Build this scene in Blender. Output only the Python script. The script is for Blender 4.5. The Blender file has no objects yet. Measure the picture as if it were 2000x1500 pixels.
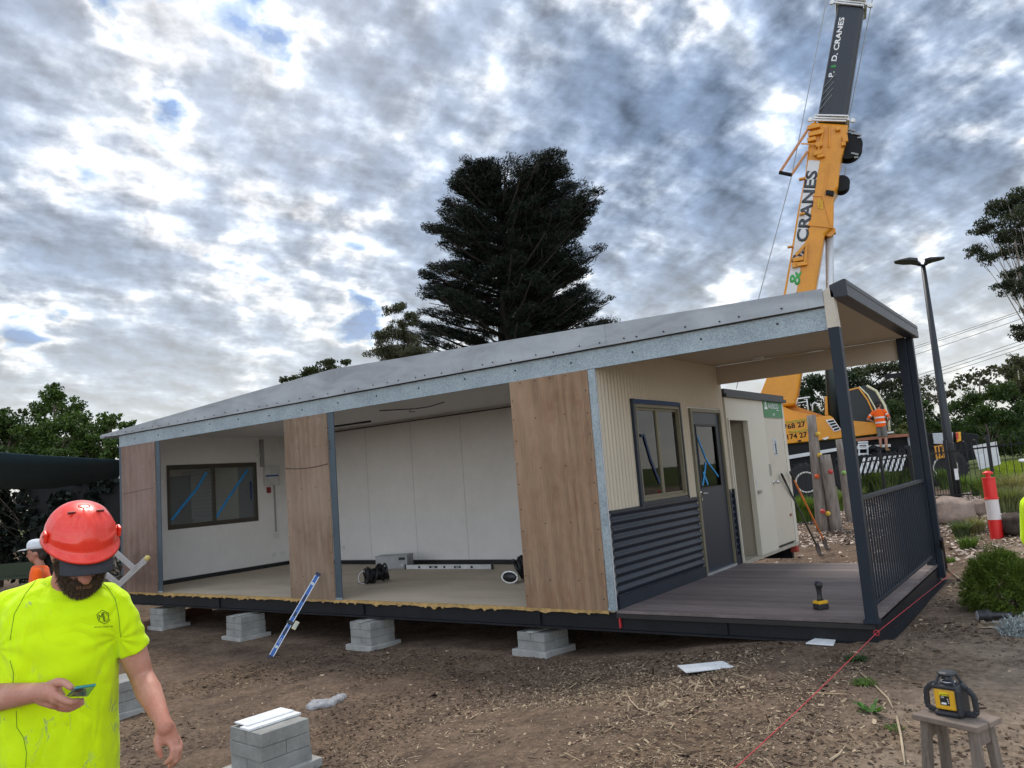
import bpy, math, random
import numpy as np
from mathutils import Vector, Matrix
from mathutils.noise import noise as pnoise
random.seed(7); rng=np.random.default_rng(7)
rad=math.radians
sc=bpy.context.scene; col=sc.collection
# ------------------------------------------------------------------ camera
F=1530.; CX,CY=1000.,750.
def camdir(p): return Vector(((p[0]-CX)/F,-(p[1]-CY)/F,-1.))
_Y=camdir((2112,848)).normalized(); _X=-camdir((-1190,1105)).normalized()
_X=(_X-_Y*_X.dot(_Y)).normalized(); _Z=_X.cross(_Y)
R3=Matrix((_X,_Y,_Z))           # world = R3 @ cam
CAM=Vector((0,0,1.41)); FWD=R3@Vector((0,0,-1))
cd=bpy.data.cameras.new('camera'); cam=bpy.data.objects.new('camera',cd); col.objects.link(cam)
cd.sensor_width=36; cd.lens=36*F/2000; cd.clip_end=3000; cd.clip_start=.05
cam.matrix_world=Matrix.Translation(CAM)@R3.to_4x4(); sc.camera=cam
def ray(x,y): return R3@camdir((x,y))
def J(x,y,d): return CAM+ray(x,y)*d            # d = depth along the view axis
def onX(x,y,v): r=ray(x,y); return CAM+r*((v-CAM.x)/r.x)
def onY(x,y,v): r=ray(x,y); return CAM+r*((v-CAM.y)/r.y)
def onZ(x,y,v): r=ray(x,y); return CAM+r*((v-CAM.z)/r.z)
def ss(a,b,x):
    t=min(1,max(0,(x-a)/(b-a))); return t*t*(3-2*t)
def gh(x,y):
    "height of the terrain"
    h=-.2-.30*ss(-2.2,-4.6,x)-.08*ss(-6,-8,x)
    h+=.05*ss(2.2,0,y)*ss(-3,0,x)
    # garden bed rising behind the deck
    h+=.22*ss(9,13,y)*ss(-1.9,-.2,x+ (y-9)*.02)
    far=min(.6,max(-.6,.055*x+.24)); k=ss(13.5,20,y); h=h*(1-k)+far*k
    return h
def gz(x,y):
    n=pnoise(Vector((x*.9,y*.9,0)))*.022+pnoise(Vector((x*2.7,y*2.7,5)))*.013
    n+=pnoise(Vector((x*8,y*8,9)))*.007+pnoise(Vector((x*19,y*19,2)))*.007
    k=ss(1.6,.2,0) 
    return gh(x,y)+n*(1 if y<14 else .6)
def onG(x,y,lift=0):
    r=ray(x,y); t=.5
    for i in range(4000):
        p=CAM+r*t
        if p.z<=gz(p.x,p.y)+lift: break
        t+=.03 if t<30 else .2
    return p
# ------------------------------------------------------------------ mesh helpers
def wloc(o):
    v=Vector((0,0,0))
    while o: v+=o.location; o=o.parent
    return v
def tag(o,label=None,cat=None,group=None,kind=None):
    if label: o['label']=label
    if cat: o['category']=cat
    if group: o['group']=group
    if kind: o['kind']=kind
    return o
def empty(name,loc,label=None,cat=None,group=None):
    o=bpy.data.objects.new(name,None); o.empty_display_size=.1; o.location=Vector(loc); col.objects.link(o)
    return tag(o,label,cat,group)
class MB:
    def __init__(s): s.v=[]; s.f=[]
    def add(s,v,f):
        n=len(s.v); s.v+= [Vector(a) for a in v]; s.f+=[tuple(i+n for i in q) for q in f]; return s
    def box(s,x0,x1,y0,y1,z0,z1):
        return s.add([(x0,y0,z0),(x1,y0,z0),(x1,y1,z0),(x0,y1,z0),(x0,y0,z1),(x1,y0,z1),(x1,y1,z1),(x0,y1,z1)],
          [(0,3,2,1),(4,5,6,7),(0,1,5,4),(1,2,6,5),(2,3,7,6),(3,0,4,7)])
    def obox(s,c,ax,ay,az,hx,hy,hz):
        c=Vector(c); P=[c+ax*(i*hx)+ay*(j*hy)+az*(k*hz) for k in(-1,1) for (i,j) in((-1,-1),(1,-1),(1,1),(-1,1))]
        return s.add(P,[(0,3,2,1),(4,5,6,7),(0,1,5,4),(1,2,6,5),(2,3,7,6),(3,0,4,7)])
    def bar(s,p,q,w,h,up=(0,0,1)):
        p=Vector(p);q=Vector(q);a=(q-p);L=a.length;a.normalize();b=a.cross(Vector(up))
        if b.length<1e-4: b=a.cross(Vector((1,0,0)))
        b.normalize(); c=b.cross(a)
        return s.obox((p+q)/2,a,b,c,L/2,w/2,h/2)
    def prism(s,poly,off):
        n=len(poly); off=Vector(off); P=[Vector(p) for p in poly]
        s.add(P+[p+off for p in P],[tuple(range(n)),tuple(range(2*n-1,n-1,-1))]+[(i,i+n,(i+1)%n+n,(i+1)%n) for i in range(n)]); return s
    def loft(s,rings,cap=True,closed=True):
        n=len(rings[0]); V=[p for r in rings for p in r]; Fc=[]
        for k in range(len(rings)-1):
            for i in range(n if closed else n-1):
                j=(i+1)%n; Fc.append((k*n+i,k*n+j,(k+1)*n+j,(k+1)*n+i))
        if cap: Fc+= [tuple(range(n-1,-1,-1)),tuple((len(rings)-1)*n+i for i in range(n))]
        return s.add(V,Fc)
    def tube(s,pts,r,n=8,cap=True):
        pts=[Vector(p) for p in pts]; R=r if isinstance(r,(list,tuple)) else [r]*len(pts); rings=[]; b=None
        for i,p in enumerate(pts):
            t=(pts[min(i+1,len(pts)-1)]-pts[max(i-1,0)]).normalized()
            if b is None: b=t.cross(Vector((0,0,1)) if abs(t.z)<.9 else Vector((1,0,0))).normalized()
            b=(b-t*b.dot(t)).normalized(); c=t.cross(b)
            rings.append([p+(b*math.cos(a)+c*math.sin(a))*R[i] for a in [2*math.pi*k/n for k in range(n)]])
        return s.loft(rings,cap)
    def lathe(s,prof,c,ax=None,az=None,n=20):
        "prof: (r,z) pairs turned about az"
        az=Vector(az or (0,0,1)).normalized(); ax=Vector(ax) if ax else az.orthogonal(); ax=(ax-az*ax.dot(az)).normalized(); ay=az.cross(ax); c=Vector(c)
        return s.loft([[c+az*z+(ax*math.cos(a)+ay*math.sin(a))*max(r,1e-4) for a in [2*math.pi*k/n for k in range(n)]] for r,z in prof])
    def ball(s,c,r,M=None,nu=16,nv=10):
        c=Vector(c); M=M or Matrix.Identity(3)
        if not hasattr(r,'__len__'): r=(r,r,r)
        rings=[]
        for k in range(nv+1):
            th=math.pi*k/nv; th=min(max(th,.02),math.pi-.02)
            rings.append([c+M@Vector((r[0]*math.sin(th)*math.cos(a),r[1]*math.sin(th)*math.sin(a),-r[2]*math.cos(th))) for a in [2*math.pi*i/nu for i in range(nu)]])
        return s.loft(rings)
    def cap(s,p,q,r1,r2,n=14):
        "closed tapered capsule"
        p=Vector(p);q=Vector(q);t=(q-p);L=t.length;t.normalize();b=t.orthogonal().normalized();c=t.cross(b);rings=[]
        for k in range(5):
            a=math.pi/2*(1-k/4); rings.append((p-t*r1*math.sin(a),r1*math.cos(a)+1e-4))
        for k in range(5):
            a=math.pi/2*k/4; rings.append((q+t*r2*math.sin(a),r2*math.cos(a)+1e-4))
        return s.loft([[o+(b*math.cos(a)+c*math.sin(a))*r for a in [2*math.pi*i/n for i in range(n)]] for o,r in rings])
    def build(s,name,m,parent=None,smooth=False,bevel=0,label=None,cat=None,group=None,kind=None,origin=None,bseg=2):
        if parent is None:
            if origin is None:
                xs=[v.x for v in s.v];ys=[v.y for v in s.v];zs=[v.z for v in s.v]
                origin=Vector(((min(xs)+max(xs))/2,(min(ys)+max(ys))/2,min(zs)))
            off=Vector(origin)
        else: off=wloc(parent)
        me=bpy.data.meshes.new(name); me.from_pydata([tuple(v-off) for v in s.v],[],s.f); me.update()
        import bmesh
        bm=bmesh.new(); bm.from_mesh(me); bmesh.ops.recalc_face_normals(bm,faces=bm.faces); bm.to_mesh(me); bm.free()
        if smooth: me.polygons.foreach_set('use_smooth',[True]*len(me.polygons))
        if m: me.materials.append(m)
        o=bpy.data.objects.new(name,me); col.objects.link(o)
        if parent: o.parent=parent
        else: o.location=off
        if bevel:
            b=o.modifiers.new('bevel','BEVEL'); b.width=bevel; b.segments=bseg; b.limit_method='ANGLE'; b.angle_limit=rad(35)
            if smooth is None: pass
        if smooth=='auto':
            pass
        return tag(o,label,cat,group,kind)
def blob(mb,name,m,parent,voxel,it=4,disp=None,**kw):
    "one continuous surface out of overlapping closed shapes"
    o=mb.build(name,None,None,origin=(0,0,0))
    r=o.modifiers.new('r','REMESH'); r.mode='VOXEL'; r.voxel_size=voxel; r.use_smooth_shade=True
    if it: s=o.modifiers.new('s','SMOOTH'); s.factor=.6; s.iterations=it
    if disp:
        t=bpy.data.textures.new('t','CLOUDS'); t.noise_scale=disp[1]; d=o.modifiers.new('d','DISPLACE'); d.texture=t; d.strength=disp[0]; d.mid_level=.5
    dg=bpy.context.evaluated_depsgraph_get(); me=bpy.data.meshes.new_from_object(o.evaluated_get(dg),depsgraph=dg)
    bpy.data.objects.remove(o); off=wloc(parent) if parent else kw.pop('origin',Vector((0,0,0)))
    me.transform(Matrix.Translation(-off)); me.materials.clear(); me.materials.append(m)
    me.polygons.foreach_set('use_smooth',[True]*len(me.polygons)); me.name=name
    o=bpy.data.objects.new(name,me); col.objects.link(o)
    if parent: o.parent=parent
    else: o.location=off
    return tag(o,**kw)
def np_quads(name,V,m,parent=None,origin=None,label=None,cat=None,group=None,kind=None,nv=4,smooth=False):
    "V: (N,nv,3) array of separate faces"
    V=np.asarray(V,dtype=np.float64); n=len(V)
    off=wloc(parent) if parent else Vector(origin if origin is not None else (V[:,:,0].mean(),V[:,:,1].mean(),V[:,:,2].min()))
    V=(V-np.array(off)).reshape(-1,3).astype(np.float32)
    me=bpy.data.meshes.new(name); me.vertices.add(n*nv); me.vertices.foreach_set('co',V.ravel())
    me.loops.add(n*nv); me.loops.foreach_set('vertex_index',np.arange(n*nv,dtype=np.int32))
    me.polygons.add(n); me.polygons.foreach_set('loop_start',np.arange(0,n*nv,nv,dtype=np.int32)); me.polygons.foreach_set('loop_total',np.full(n,nv,dtype=np.int32))
    me.update(calc_edges=True); me.validate(); me.materials.append(m)
    o=bpy.data.objects.new(name,me); col.objects.link(o)
    if parent: o.parent=parent
    else: o.location=off
    return tag(o,label,cat,group,kind)
def leaf_quads(C,size,elong=2.0,up=None,jit=1.0,dirs=None):
    "diamond leaves at points C; dirs = preferred axis"
    C=np.asarray(C); n=len(C); A=rng.normal(size=(n,3))
    if dirs is not None: A=np.asarray(dirs)+A*jit
    A/=np.linalg.norm(A,axis=1,keepdims=True); B=rng.normal(size=(n,3)); B-=A*(A*B).sum(1,keepdims=True); B/=np.linalg.norm(B,axis=1,keepdims=True)
    s=(np.asarray(size)*rng.uniform(.6,1.35,n))[:,None]
    a=A*s*elong/2; b=B*s/2
    return np.stack([C-a,C+b-a*.1,C+a,C-b-a*.1],1)
def inell(n,c,r,shell=.45):
    d=rng.normal(size=(n,3)); d/=np.linalg.norm(d,axis=1,keepdims=True); t=rng.uniform(0,1,(n,1))**shell
    return np.array(c)+d*t*np.array(r)
def text(parts_parent,name,s,m,o,xd,yd,h,depth=.004,bold=0,align='LEFT',squash=1.0,shear=0):
    cu=bpy.data.curves.new(name,'FONT'); cu.body=s; cu.size=1; cu.extrude=0; cu.offset=bold; cu.align_x=align; cu.shear=shear; cu.resolution_u=3
    ob=bpy.data.objects.new(name,cu); col.objects.link(ob)
    dg=bpy.context.evaluated_depsgraph_get(); me=bpy.data.meshes.new_from_object(ob.evaluated_get(dg),depsgraph=dg); bpy.data.objects.remove(ob)
    xd=Vector(xd).normalized(); yd=Vector(yd).normalized(); off=wloc(parts_parent); k=h/.72
    for v in me.vertices: v.co=Vector(o)+xd*(v.co.x*k*squash)+yd*(v.co.y*k)-off
    me.update(); me.materials.clear(); me.materials.append(m)
    ob=bpy.data.objects.new(name,me); col.objects.link(ob); ob.parent=parts_parent
    if depth:
        sm=ob.modifiers.new('s','SOLIDIFY'); sm.thickness=depth; sm.offset=0
    return ob
def join(a,b):
    "merge b's mesh into a (surface detail of the same part)"
    import bmesh
    na=len(a.data.materials); d=b.location-a.location if b.parent==a.parent else wloc(b)-wloc(a)
    bm=bmesh.new(); bm.from_mesh(a.data); k=len(bm.faces); k2=len(bm.verts); bm.from_mesh(b.data); bm.verts.ensure_lookup_table(); bm.faces.ensure_lookup_table()
    for v in bm.verts[k2:]: v.co+=d
    for f in bm.faces[k:]: f.material_index+=na
    bm.to_mesh(a.data); bm.free()
    for m in b.data.materials: a.data.materials.append(m)
    bpy.data.objects.remove(b); return a
def copy_tree(o,parent=None):
    c=o.copy(); col.objects.link(c); c.parent=parent
    for ch in [x for x in col.objects if x.parent==o]: copy_tree(ch,c)
    return c
# ------------------------------------------------------------------ materials
MATS={}
class NT:
    def __init__(s,m): s.m=m; s.t=m.node_tree; s.n=s.t.nodes; s.l=s.t.links
    def new(s,k,**kw):
        n=s.n.new(k)
        for a,b in kw.items():
            if a.startswith('i_'): 
                key=a[2:].replace('_',' '); key=int(key) if key.isdigit() else key; n.inputs[key].default_value=b
            else: setattr(n,a,b)
        return n
    def link(s,a,b): s.l.new(a,b)
    def math(s,op,a,b=0,c=None,clamp=False):
        n=s.n.new('ShaderNodeMath'); n.operation=op; n.use_clamp=clamp
        for i,x in enumerate((a,b)+((c,) if c is not None else ())):
            if hasattr(x,'links'): s.link(x,n.inputs[i])
            else: n.inputs[i].default_value=x
        return n.outputs[0]
    def mix(s,f,a,b,bt='MIX'):
        n=s.n.new('ShaderNodeMix'); n.data_type='RGBA'; n.blend_type=bt
        for i,x in ((0,f),(6,a),(7,b)):
            if hasattr(x,'links'): s.link(x,n.inputs[i])
            elif i==0: n.inputs[i].default_value=x
            else: n.inputs[i].default_value=(*x[:3],1)
        return n.outputs[2]
    def noise(s,vec,scale,detail=4,rough=.55,dist=0,dim='3D'):
        n=s.n.new('ShaderNodeTexNoise'); n.noise_dimensions=dim
        n.inputs['Scale'].default_value=scale; n.inputs['Detail'].default_value=detail; n.inputs['Roughness'].default_value=rough; n.inputs['Distortion'].default_value=dist
        if vec is not None: s.link(vec,n.inputs['Vector'])
        return n.outputs[0]
    def ramp(s,f,stops,interp='LINEAR'):
        n=s.n.new('ShaderNodeValToRGB'); n.color_ramp.interpolation=interp; e=n.color_ramp.elements
        while len(e)<len(stops): e.new(.5)
        for i,(p,c) in enumerate(stops):
            e[i].position=p; e[i].color=(c,c,c,1) if not hasattr(c,'__len__') else (*c[:3],1)
        s.link(f,n.inputs[0]); return n.outputs[0]
    def mapping(s,vec,scale=(1,1,1),rot=(0,0,0),loc=(0,0,0)):
        n=s.n.new('ShaderNodeMapping'); n.inputs['Scale'].default_value=scale; n.inputs['Rotation'].default_value=rot; n.inputs['Location'].default_value=loc
        s.link(vec,n.inputs[0]); return n.outputs[0]
def newmat(name):
    m=bpy.data.materials.new(name); m.use_nodes=True; t=NT(m); b=t.n['Principled BSDF']; return m,t,b
def objc(t): 
    n=t.n.new('ShaderNodeTexCoord'); return n.outputs['Object']
def bump(t,b,h,strength=.3,dist=.01):
    n=t.n.new('ShaderNodeBump'); n.inputs['Strength'].default_value=strength; n.inputs['Distance'].default_value=dist
    t.link(h,n.inputs['Height']); t.link(n.outputs[0],b.inputs['Normal'])
def mk(name,c,rough=.6,metal=0,var=.15,scale=6,bmp=0,bscale=40,bdist=.004,spec=.5,dark=None,coat=0,stretch=(1,1,1),isl=0,sheen=0):
    if name in MATS: return MATS[name]
    m,t,b=newmat(name); co=t.mapping(objc(t),stretch)
    n=t.noise(co,scale,5,.6); n2=t.noise(co,scale*7,3,.6)
    lo=tuple(x*(1-var) for x in c) if dark is None else dark; hi=tuple(min(1,x*(1+var)) for x in c)
    f=t.ramp(t.math('ADD',t.math('MULTIPLY',n,.7),t.math('MULTIPLY',n2,.3)),[(.32,0),(.68,1)])
    cc=t.mix(f,lo,hi)
    if isl:
        g=t.n.new('ShaderNodeNewGeometry'); v=t.math('MULTIPLY_ADD',g.outputs['Random Per Island'],isl*2,1-isl)
        h=t.n.new('ShaderNodeHueSaturation'); t.link(cc,h.inputs['Color']); t.link(v,h.inputs['Value']); cc=h.outputs[0]
    t.link(cc,b.inputs['Base Color']); b.inputs['Metallic'].default_value=metal
    r=t.math('MULTIPLY_ADD',n2,.25,rough-.12,clamp=True); t.link(r,b.inputs['Roughness'])
    b.inputs['Specular IOR Level'].default_value=spec; b.inputs['Coat Weight'].default_value=coat
    if sheen: b.inputs['Sheen Weight'].default_value=sheen
    if bmp: bump(t,b,t.noise(co,bscale,6,.65),bmp,bdist)
    MATS[name]=m; return m
SKYROT=20; SKX=3.1; SKY_=1.7; BACKB=2.0; EXPO=0.36
SKYBLOBS=[(700,420,14,.045),(950,330,9,.03),(1700,420,14,.03),(1250,250,12,.015),(1900,250,14,.02),(250,80,14,-.02),(450,120,9,-.015),(560,50,4,-.04),(330,185,3.2,-.11),(190,20,3.5,-.10),(760,70,4.5,-.10),(560,50,5,-.095),(1300,60,9,-.015),(80,640,3.5,-.075),(720,620,3.5,-.085),(600,170,5,.03),(150,520,9,.02)]
# ------------------------------------------------------------------ sky and light
SUN_EL=rad(58); sun_dir=(ray(560,-250)).normalized()
sun_az=math.atan2(sun_dir.x,sun_dir.y)
w=bpy.data.worlds.new('World'); sc.world=w; w.use_nodes=True
t=NT(w); bg=t.n['Background']; bg.inputs['Strength'].default_value=.12
sky=t.n.new('ShaderNodeTexSky'); sky.sky_type='NISHITA'; sky.sun_disc=False; sky.sun_elevation=SUN_EL; sky.sun_rotation=sun_az
tc=t.n.new('ShaderNodeTexCoord').outputs['Generated']
sep=t.n.new('ShaderNodeSeparateXYZ'); t.link(tc,sep.inputs[0])
zc=t.math('ADD',t.math('MAXIMUM',sep.outputs[2],0.0),.28)
cmb=t.n.new('ShaderNodeCombineXYZ'); t.link(t.math('DIVIDE',sep.outputs[0],zc),cmb.inputs[0]); t.link(t.math('DIVIDE',sep.outputs[1],zc),cmb.inputs[1])
P=cmb.outputs[0]
Pr=t.mapping(P,(1,.88,1),(0,0,rad(SKYROT)),(SKX,SKY_,0))
big=t.noise(Pr,1.6,2,.5,.3); mid=t.noise(Pr,3.9,8,.54,.0); mid2=t.noise(t.mapping(Pr,loc=(.030,.020,0)),3.9,8,.54,.0); fine=t.noise(Pr,14,7,.52,.0); fine2=t.noise(t.mapping(Pr,loc=(.010,.007,0)),14,7,.52,.0)
d=t.math('ADD',t.math('MULTIPLY',big,.36),t.math('ADD',t.math('MULTIPLY',mid,.38),t.math('MULTIPLY',fine,.26)))
wn=t.n.new('ShaderNodeTexNoise'); wn.inputs['Scale'].default_value=3.2; wn.inputs['Detail'].default_value=5; t.link(Pr,wn.inputs['Vector'])
wv=t.n.new('ShaderNodeVectorMath'); wv.operation='MULTIPLY_ADD'; t.link(wn.outputs['Color'],wv.inputs[0]); wv.inputs[1].default_value=(.42,.42,0); t.link(Pr,wv.inputs[2])
vo=t.n.new('ShaderNodeTexVoronoi'); vo.feature='SMOOTH_F1'; vo.inputs['Smoothness'].default_value=.6; vo.inputs['Scale'].default_value=6.6; t.link(wv.outputs[0],vo.inputs['Vector'])
d=t.math('ADD',d,t.math('MULTIPLY_ADD',vo.outputs['Distance'],-.20,.116))
def blobdir(px,py,width,amp,d):
    v=ray(px,py).normalized(); n=t.n.new('ShaderNodeVectorMath'); n.operation='DOT_PRODUCT'; t.link(tc,n.inputs[0]); n.inputs[1].default_value=v
    c=1-math.cos(rad(width)); g=t.math('SUBTRACT',1,t.math('DIVIDE',t.math('SUBTRACT',1,n.outputs['Value']),c),clamp=True)
    g=t.math('MULTIPLY',t.math('MULTIPLY',g,g),amp)
    if amp<-.05 and hasattr(d,'links'): g=t.math('MULTIPLY',g,t.ramp(mid,[(.40,1.7),(.55,0.0)]))
    return t.math('ADD',d,g)
for b in SKYBLOBS: d=blobdir(*b,d)
# thin cloud rims let the light through, thick bellies are slate grey
base=t.ramp(d,[(.0,(.03,.13,.40)),(.355,(.06,.22,.55)),(.395,(.50,.66,.88)),(.425,(1.15,1.16,1.19)),(.455,(.95,.98,1.04)),(.485,(.60,.68,.80)),(.525,(.37,.455,.60)),(.60,(.23,.31,.45))])
rel=t.math('ADD',t.math('MULTIPLY',t.math('SUBTRACT',mid2,mid),5.0),t.math('MULTIPLY_ADD',t.math('SUBTRACT',fine2,fine),1.7,1.0))
rc=t.n.new('ShaderNodeCombineColor'); 
for i in range(3): t.link(rel,rc.inputs[i])
base=t.mix(.85,base,rc.outputs[0],'MULTIPLY')
# glow of the hidden sun
gl=blobdir(430,40,30,1.0,0.0); base=t.mix(t.math('MULTIPLY',gl,.30),base,(1.05,1.06,1.08))
# haze near the horizon
hz=t.math('SUBTRACT',1,t.math('DIVIDE',sep.outputs[2],.36),clamp=True); hz=t.math('MULTIPLY',t.math('POWER',hz,1.5),1.0)
base=t.mix(hz,base,(.90,.89,.83))
# sky behind the camera boosted as added fill light on the scene
bk=t.n.new('ShaderNodeVectorMath'); bk.operation='DOT_PRODUCT'; t.link(tc,bk.inputs[0]); bk.inputs[1].default_value=(-FWD)
bf=t.math('MULTIPLY_ADD',t.math('MAXIMUM',bk.outputs['Value'],0.0),BACKB,1.0)
sc8=t.n.new('ShaderNodeVectorMath'); sc8.operation='SCALE'; t.link(base,sc8.inputs[0]); t.link(t.math('MULTIPLY',bf,1/.12*.80),sc8.inputs['Scale'])
fin=t.mix(.93,sky.outputs[0],sc8.outputs[0]); t.link(fin,bg.inputs['Color'])
sl=bpy.data.lights.new('sun','SUN'); sl.energy=2.0; sl.angle=rad(16); sl.color=(1,.93,.84)
so=bpy.data.objects.new('sun',sl); col.objects.link(so)
sv=Vector((math.cos(SUN_EL)*math.sin(sun_az),math.cos(SUN_EL)*math.cos(sun_az),math.sin(SUN_EL)))
so.rotation_euler=sv.to_track_quat('Z','Y').to_euler(); so.location=(0,0,30)
sc.view_settings.view_transform='Standard'; sc.view_settings.look='None'; sc.view_settings.exposure=EXPO; sc.view_settings.gamma=1
# ------------------------------------------------------------------ ground
def mat_dirt():
    m,t,b=newmat('dirt'); co=objc(t)
    n1=t.noise(co,.55,5,.6,.3); n2=t.noise(co,3.0,6,.65); n3=t.noise(co,22,5,.7); n4=t.noise(co,90,3,.7)
    f=t.math('ADD',t.math('MULTIPLY',n2,.5),t.math('MULTIPLY',n3,.5))
    dark=t.mix(t.ramp(f,[(.36,0),(.66,1)]),(.055,.038,.028),(.245,.170,.118))
    # sandy walking path to the right, mulch in the middle
    sp=t.n.new('ShaderNodeSeparateXYZ'); t.link(co,sp.inputs[0])
    wob=t.math('MULTIPLY_ADD',n1,1.6,-.8)
    px=t.math('ADD',t.math('ADD',sp.outputs[0],wob),t.math('MULTIPLY',sp.outputs[1],-.02))
    path=t.ramp(t.math('MULTIPLY_ADD',px,.5,1.15),[(.25,0),(.75,1)])
    sand=t.mix(t.ramp(f,[(.34,0),(.62,1)]),(.11,.082,.062),(.34,.265,.195))
    c=t.mix(path,dark,sand)
    mul=t.ramp(t.noise(co,.8,4,.6,.5),[(.5,0),(.62,1)])
    c=t.mix(t.math('MULTIPLY',mul,.45),c,t.mix(t.ramp(n3,[(.42,0),(.6,1)]),(.055,.034,.022),(.25,.17,.10)))
    c=t.mix(t.ramp(n4,[(.60,0),(.70,.6)]),c,(.30,.24,.18))
    # far land is grassy verge
    far=t.ramp(t.math('MULTIPLY_ADD',sp.outputs[1],.1,-2.6),[(.2,0),(.6,1)])
    gr=t.mix(t.noise(co,1.2,5,.6),(.035,.05,.015),(.11,.13,.035)); c=t.mix(far,c,gr)
    t.link(c,b.inputs['Base Color']); b.inputs['Roughness'].default_value=.95; b.inputs['Specular IOR Level'].default_value=.15
    bump(t,b,t.math('ADD',t.math('MULTIPLY',n3,1),t.math('MULTIPLY',n4,.5)),.9,.02); return m
def axis(lo,hi,a,b,step,grow=1.16):
    v=list(np.arange(a,b,step)); s=step
    x=b
    while x<hi: v.append(x); s*=grow; x+=s
    v.append(hi); s=step; x=a-step
    while x>lo: v.insert(0,x); s*=grow; x-=s
    v.insert(0,lo); return v
gx=axis(-900,900,-6.4,.6,.032,1.10); gy=axis(-300,1500,1.6,8.0,.032,1.08)
nx,ny=len(gx),len(gy); V=[(x,y,gz(x,y) if (abs(x)<60 and -20<y<80) else -.3) for y in gy for x in gx]
me=bpy.data.meshes.new('ground'); me.from_pydata(V,[],[(j*nx+i,j*nx+i+1,(j+1)*nx+i+1,(j+1)*nx+i) for j in range(ny-1) for i in range(nx-1)])
me.polygons.foreach_set('use_smooth',[True]*len(me.polygons)); me.materials.append(mat_dirt())
ground=bpy.data.objects.new('ground',me); col.objects.link(ground); tag(ground,'brown bare earth strewn with bark mulch and a sandy path',kind='structure')
# road behind the fence
def strip(name,m,pts,zoff,**kw):
    o=MB(); o.add([(x,y,gh(x,y)+zoff) for x,y in pts],[tuple(range(len(pts)))]); return o.build(name,m,**kw)
# loose bark chips and twigs
def chips(name,m,n,size,elong,reg,label,thr=.0,lift=.004,dens=None):
    C=[];k=0
    while len(C)<n and k<n*60:
        k+=1; x=random.uniform(reg[0],reg[1]); y=random.uniform(reg[2],reg[3])
        if -13.9<x<-1.5 and 7.1<y<10.9: continue
        v=pnoise(Vector((x*.55,y*.55,3)))+.5*pnoise(Vector((x*1.7,y*1.7,8)))
        pr=min(1,max(0,(v-thr)*2.2+.12)) if dens is None else dens(x,y,v)
        if random.random()>pr: continue
        C.append((x,y,gz(x,y)+lift))
    C=np.array(C); N=len(C); a=rng.uniform(0,2*np.pi,N); tl=rng.normal(0,.28,N); tl2=rng.normal(0,.3,N)
    A=np.stack([np.cos(a)*np.cos(tl),np.sin(a)*np.cos(tl),np.sin(tl)],1); B=np.stack([-np.sin(a),np.cos(a),np.sin(tl2)],1)
    s=size*rng.lognormal(0,.45,N)[:,None]; e=elong*rng.uniform(.5,1.5,N)[:,None]
    a_=A*s*e/2; b_=B*s/2
    V=np.stack([C-a_-b_*.6,C+a_*.8-b_,C+a_*.9+b_*.7,C-a_*.7+b_],1)
    return np_quads(name,V,m,label=label,kind='stuff')
chipm=mk('chip_pale',(.29,.225,.15),.9,var=.25,scale=3,isl=.6,spec=.2)
chipd=mk('chip_dark',(.095,.065,.045),.95,var=.3,scale=3,isl=.5,spec=.1)
def dmul(x,y,v):
    k=ss(-5.2,-3.4,x)*ss(-.9,-1.9,x+.15*v)*ss(7.2,6.2,y)*.9+.10
    k=max(k*ss(-.35,.35,v+.1), .06)
    return k if x<-.9 else k*.35
chips('bark_chips',chipm,30000,.0062,2.4,(-8.5,.4,2.2,8.5),'pale bark chips and dry splinters scattered over the dirt',dens=dmul)
chips('dark_mulch',chipd,22000,.010,2.0,(-8.5,.4,2.2,8.5),'dark crumbs of mulch and soil across the yard',thr=-.2)
chips('twigs',mk('twig',(.26,.19,.12),.9,isl=.5),900,.006,14,(-6,.3,2.4,7.2),'thin dry twigs lying among the bark chips',dens=dmul,lift=.008)
chips('gravel',mk('gravel_stone',(.42,.34,.28),.85,var=.2,isl=.45),22000,.028,1.3,(-6.5,1.5,12,24),'pale pink gravel on the garden bed behind the building',lift=.015,dens=lambda x,y,v:ss(-.4,.1,v)*(1 if (y>15.6+.6*v) else (.4 if x>-2.2 else .05)))
chips('leaf_litter',chipm,7000,.014,1.8,(-1.45,.9,8,14),'dry leaf litter beside the deck in front of the green bush',lift=.01,dens=lambda x,y,v:ss(-.3,.3,v+.35*ss(8.5,10.5,y)))
# ------------------------------------------------------------------ modular building
XL,XR,YF,YB=-13.73,-1.60,7.16,10.78
steel=mk('painted_steel_blue_grey',(.062,.088,.108),.5,.2,var=.12,scale=5)
galv=None
def mat_galv():
    m,t,b=newmat('galvanised'); co=objc(t)
    v=t.n.new('ShaderNodeTexVoronoi'); v.feature='F1'; v.inputs['Scale'].default_value=150; t.link(co,v.inputs['Vector'])
    vs=t.n.new('ShaderNodeSeparateColor'); t.link(v.outputs['Color'],vs.inputs[0]); n=t.noise(co,2.2,5,.6); n2=t.noise(co,30,4,.7)
    f=t.math('ADD',t.math('MULTIPLY',vs.outputs[0],.26),t.math('ADD',t.math('MULTIPLY',n,.44),t.math('MULTIPLY',n2,.3)))
    t.link(t.mix(t.ramp(f,[(.3,0),(.8,1)]),(.17,.215,.24),(.52,.60,.63)),b.inputs['Base Color']); b.inputs['Metallic'].default_value=.35
    t.link(t.math('MULTIPLY_ADD',vs.outputs[1],.3,.38),b.inputs['Roughness']); return m
galv=mat_galv()
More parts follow.
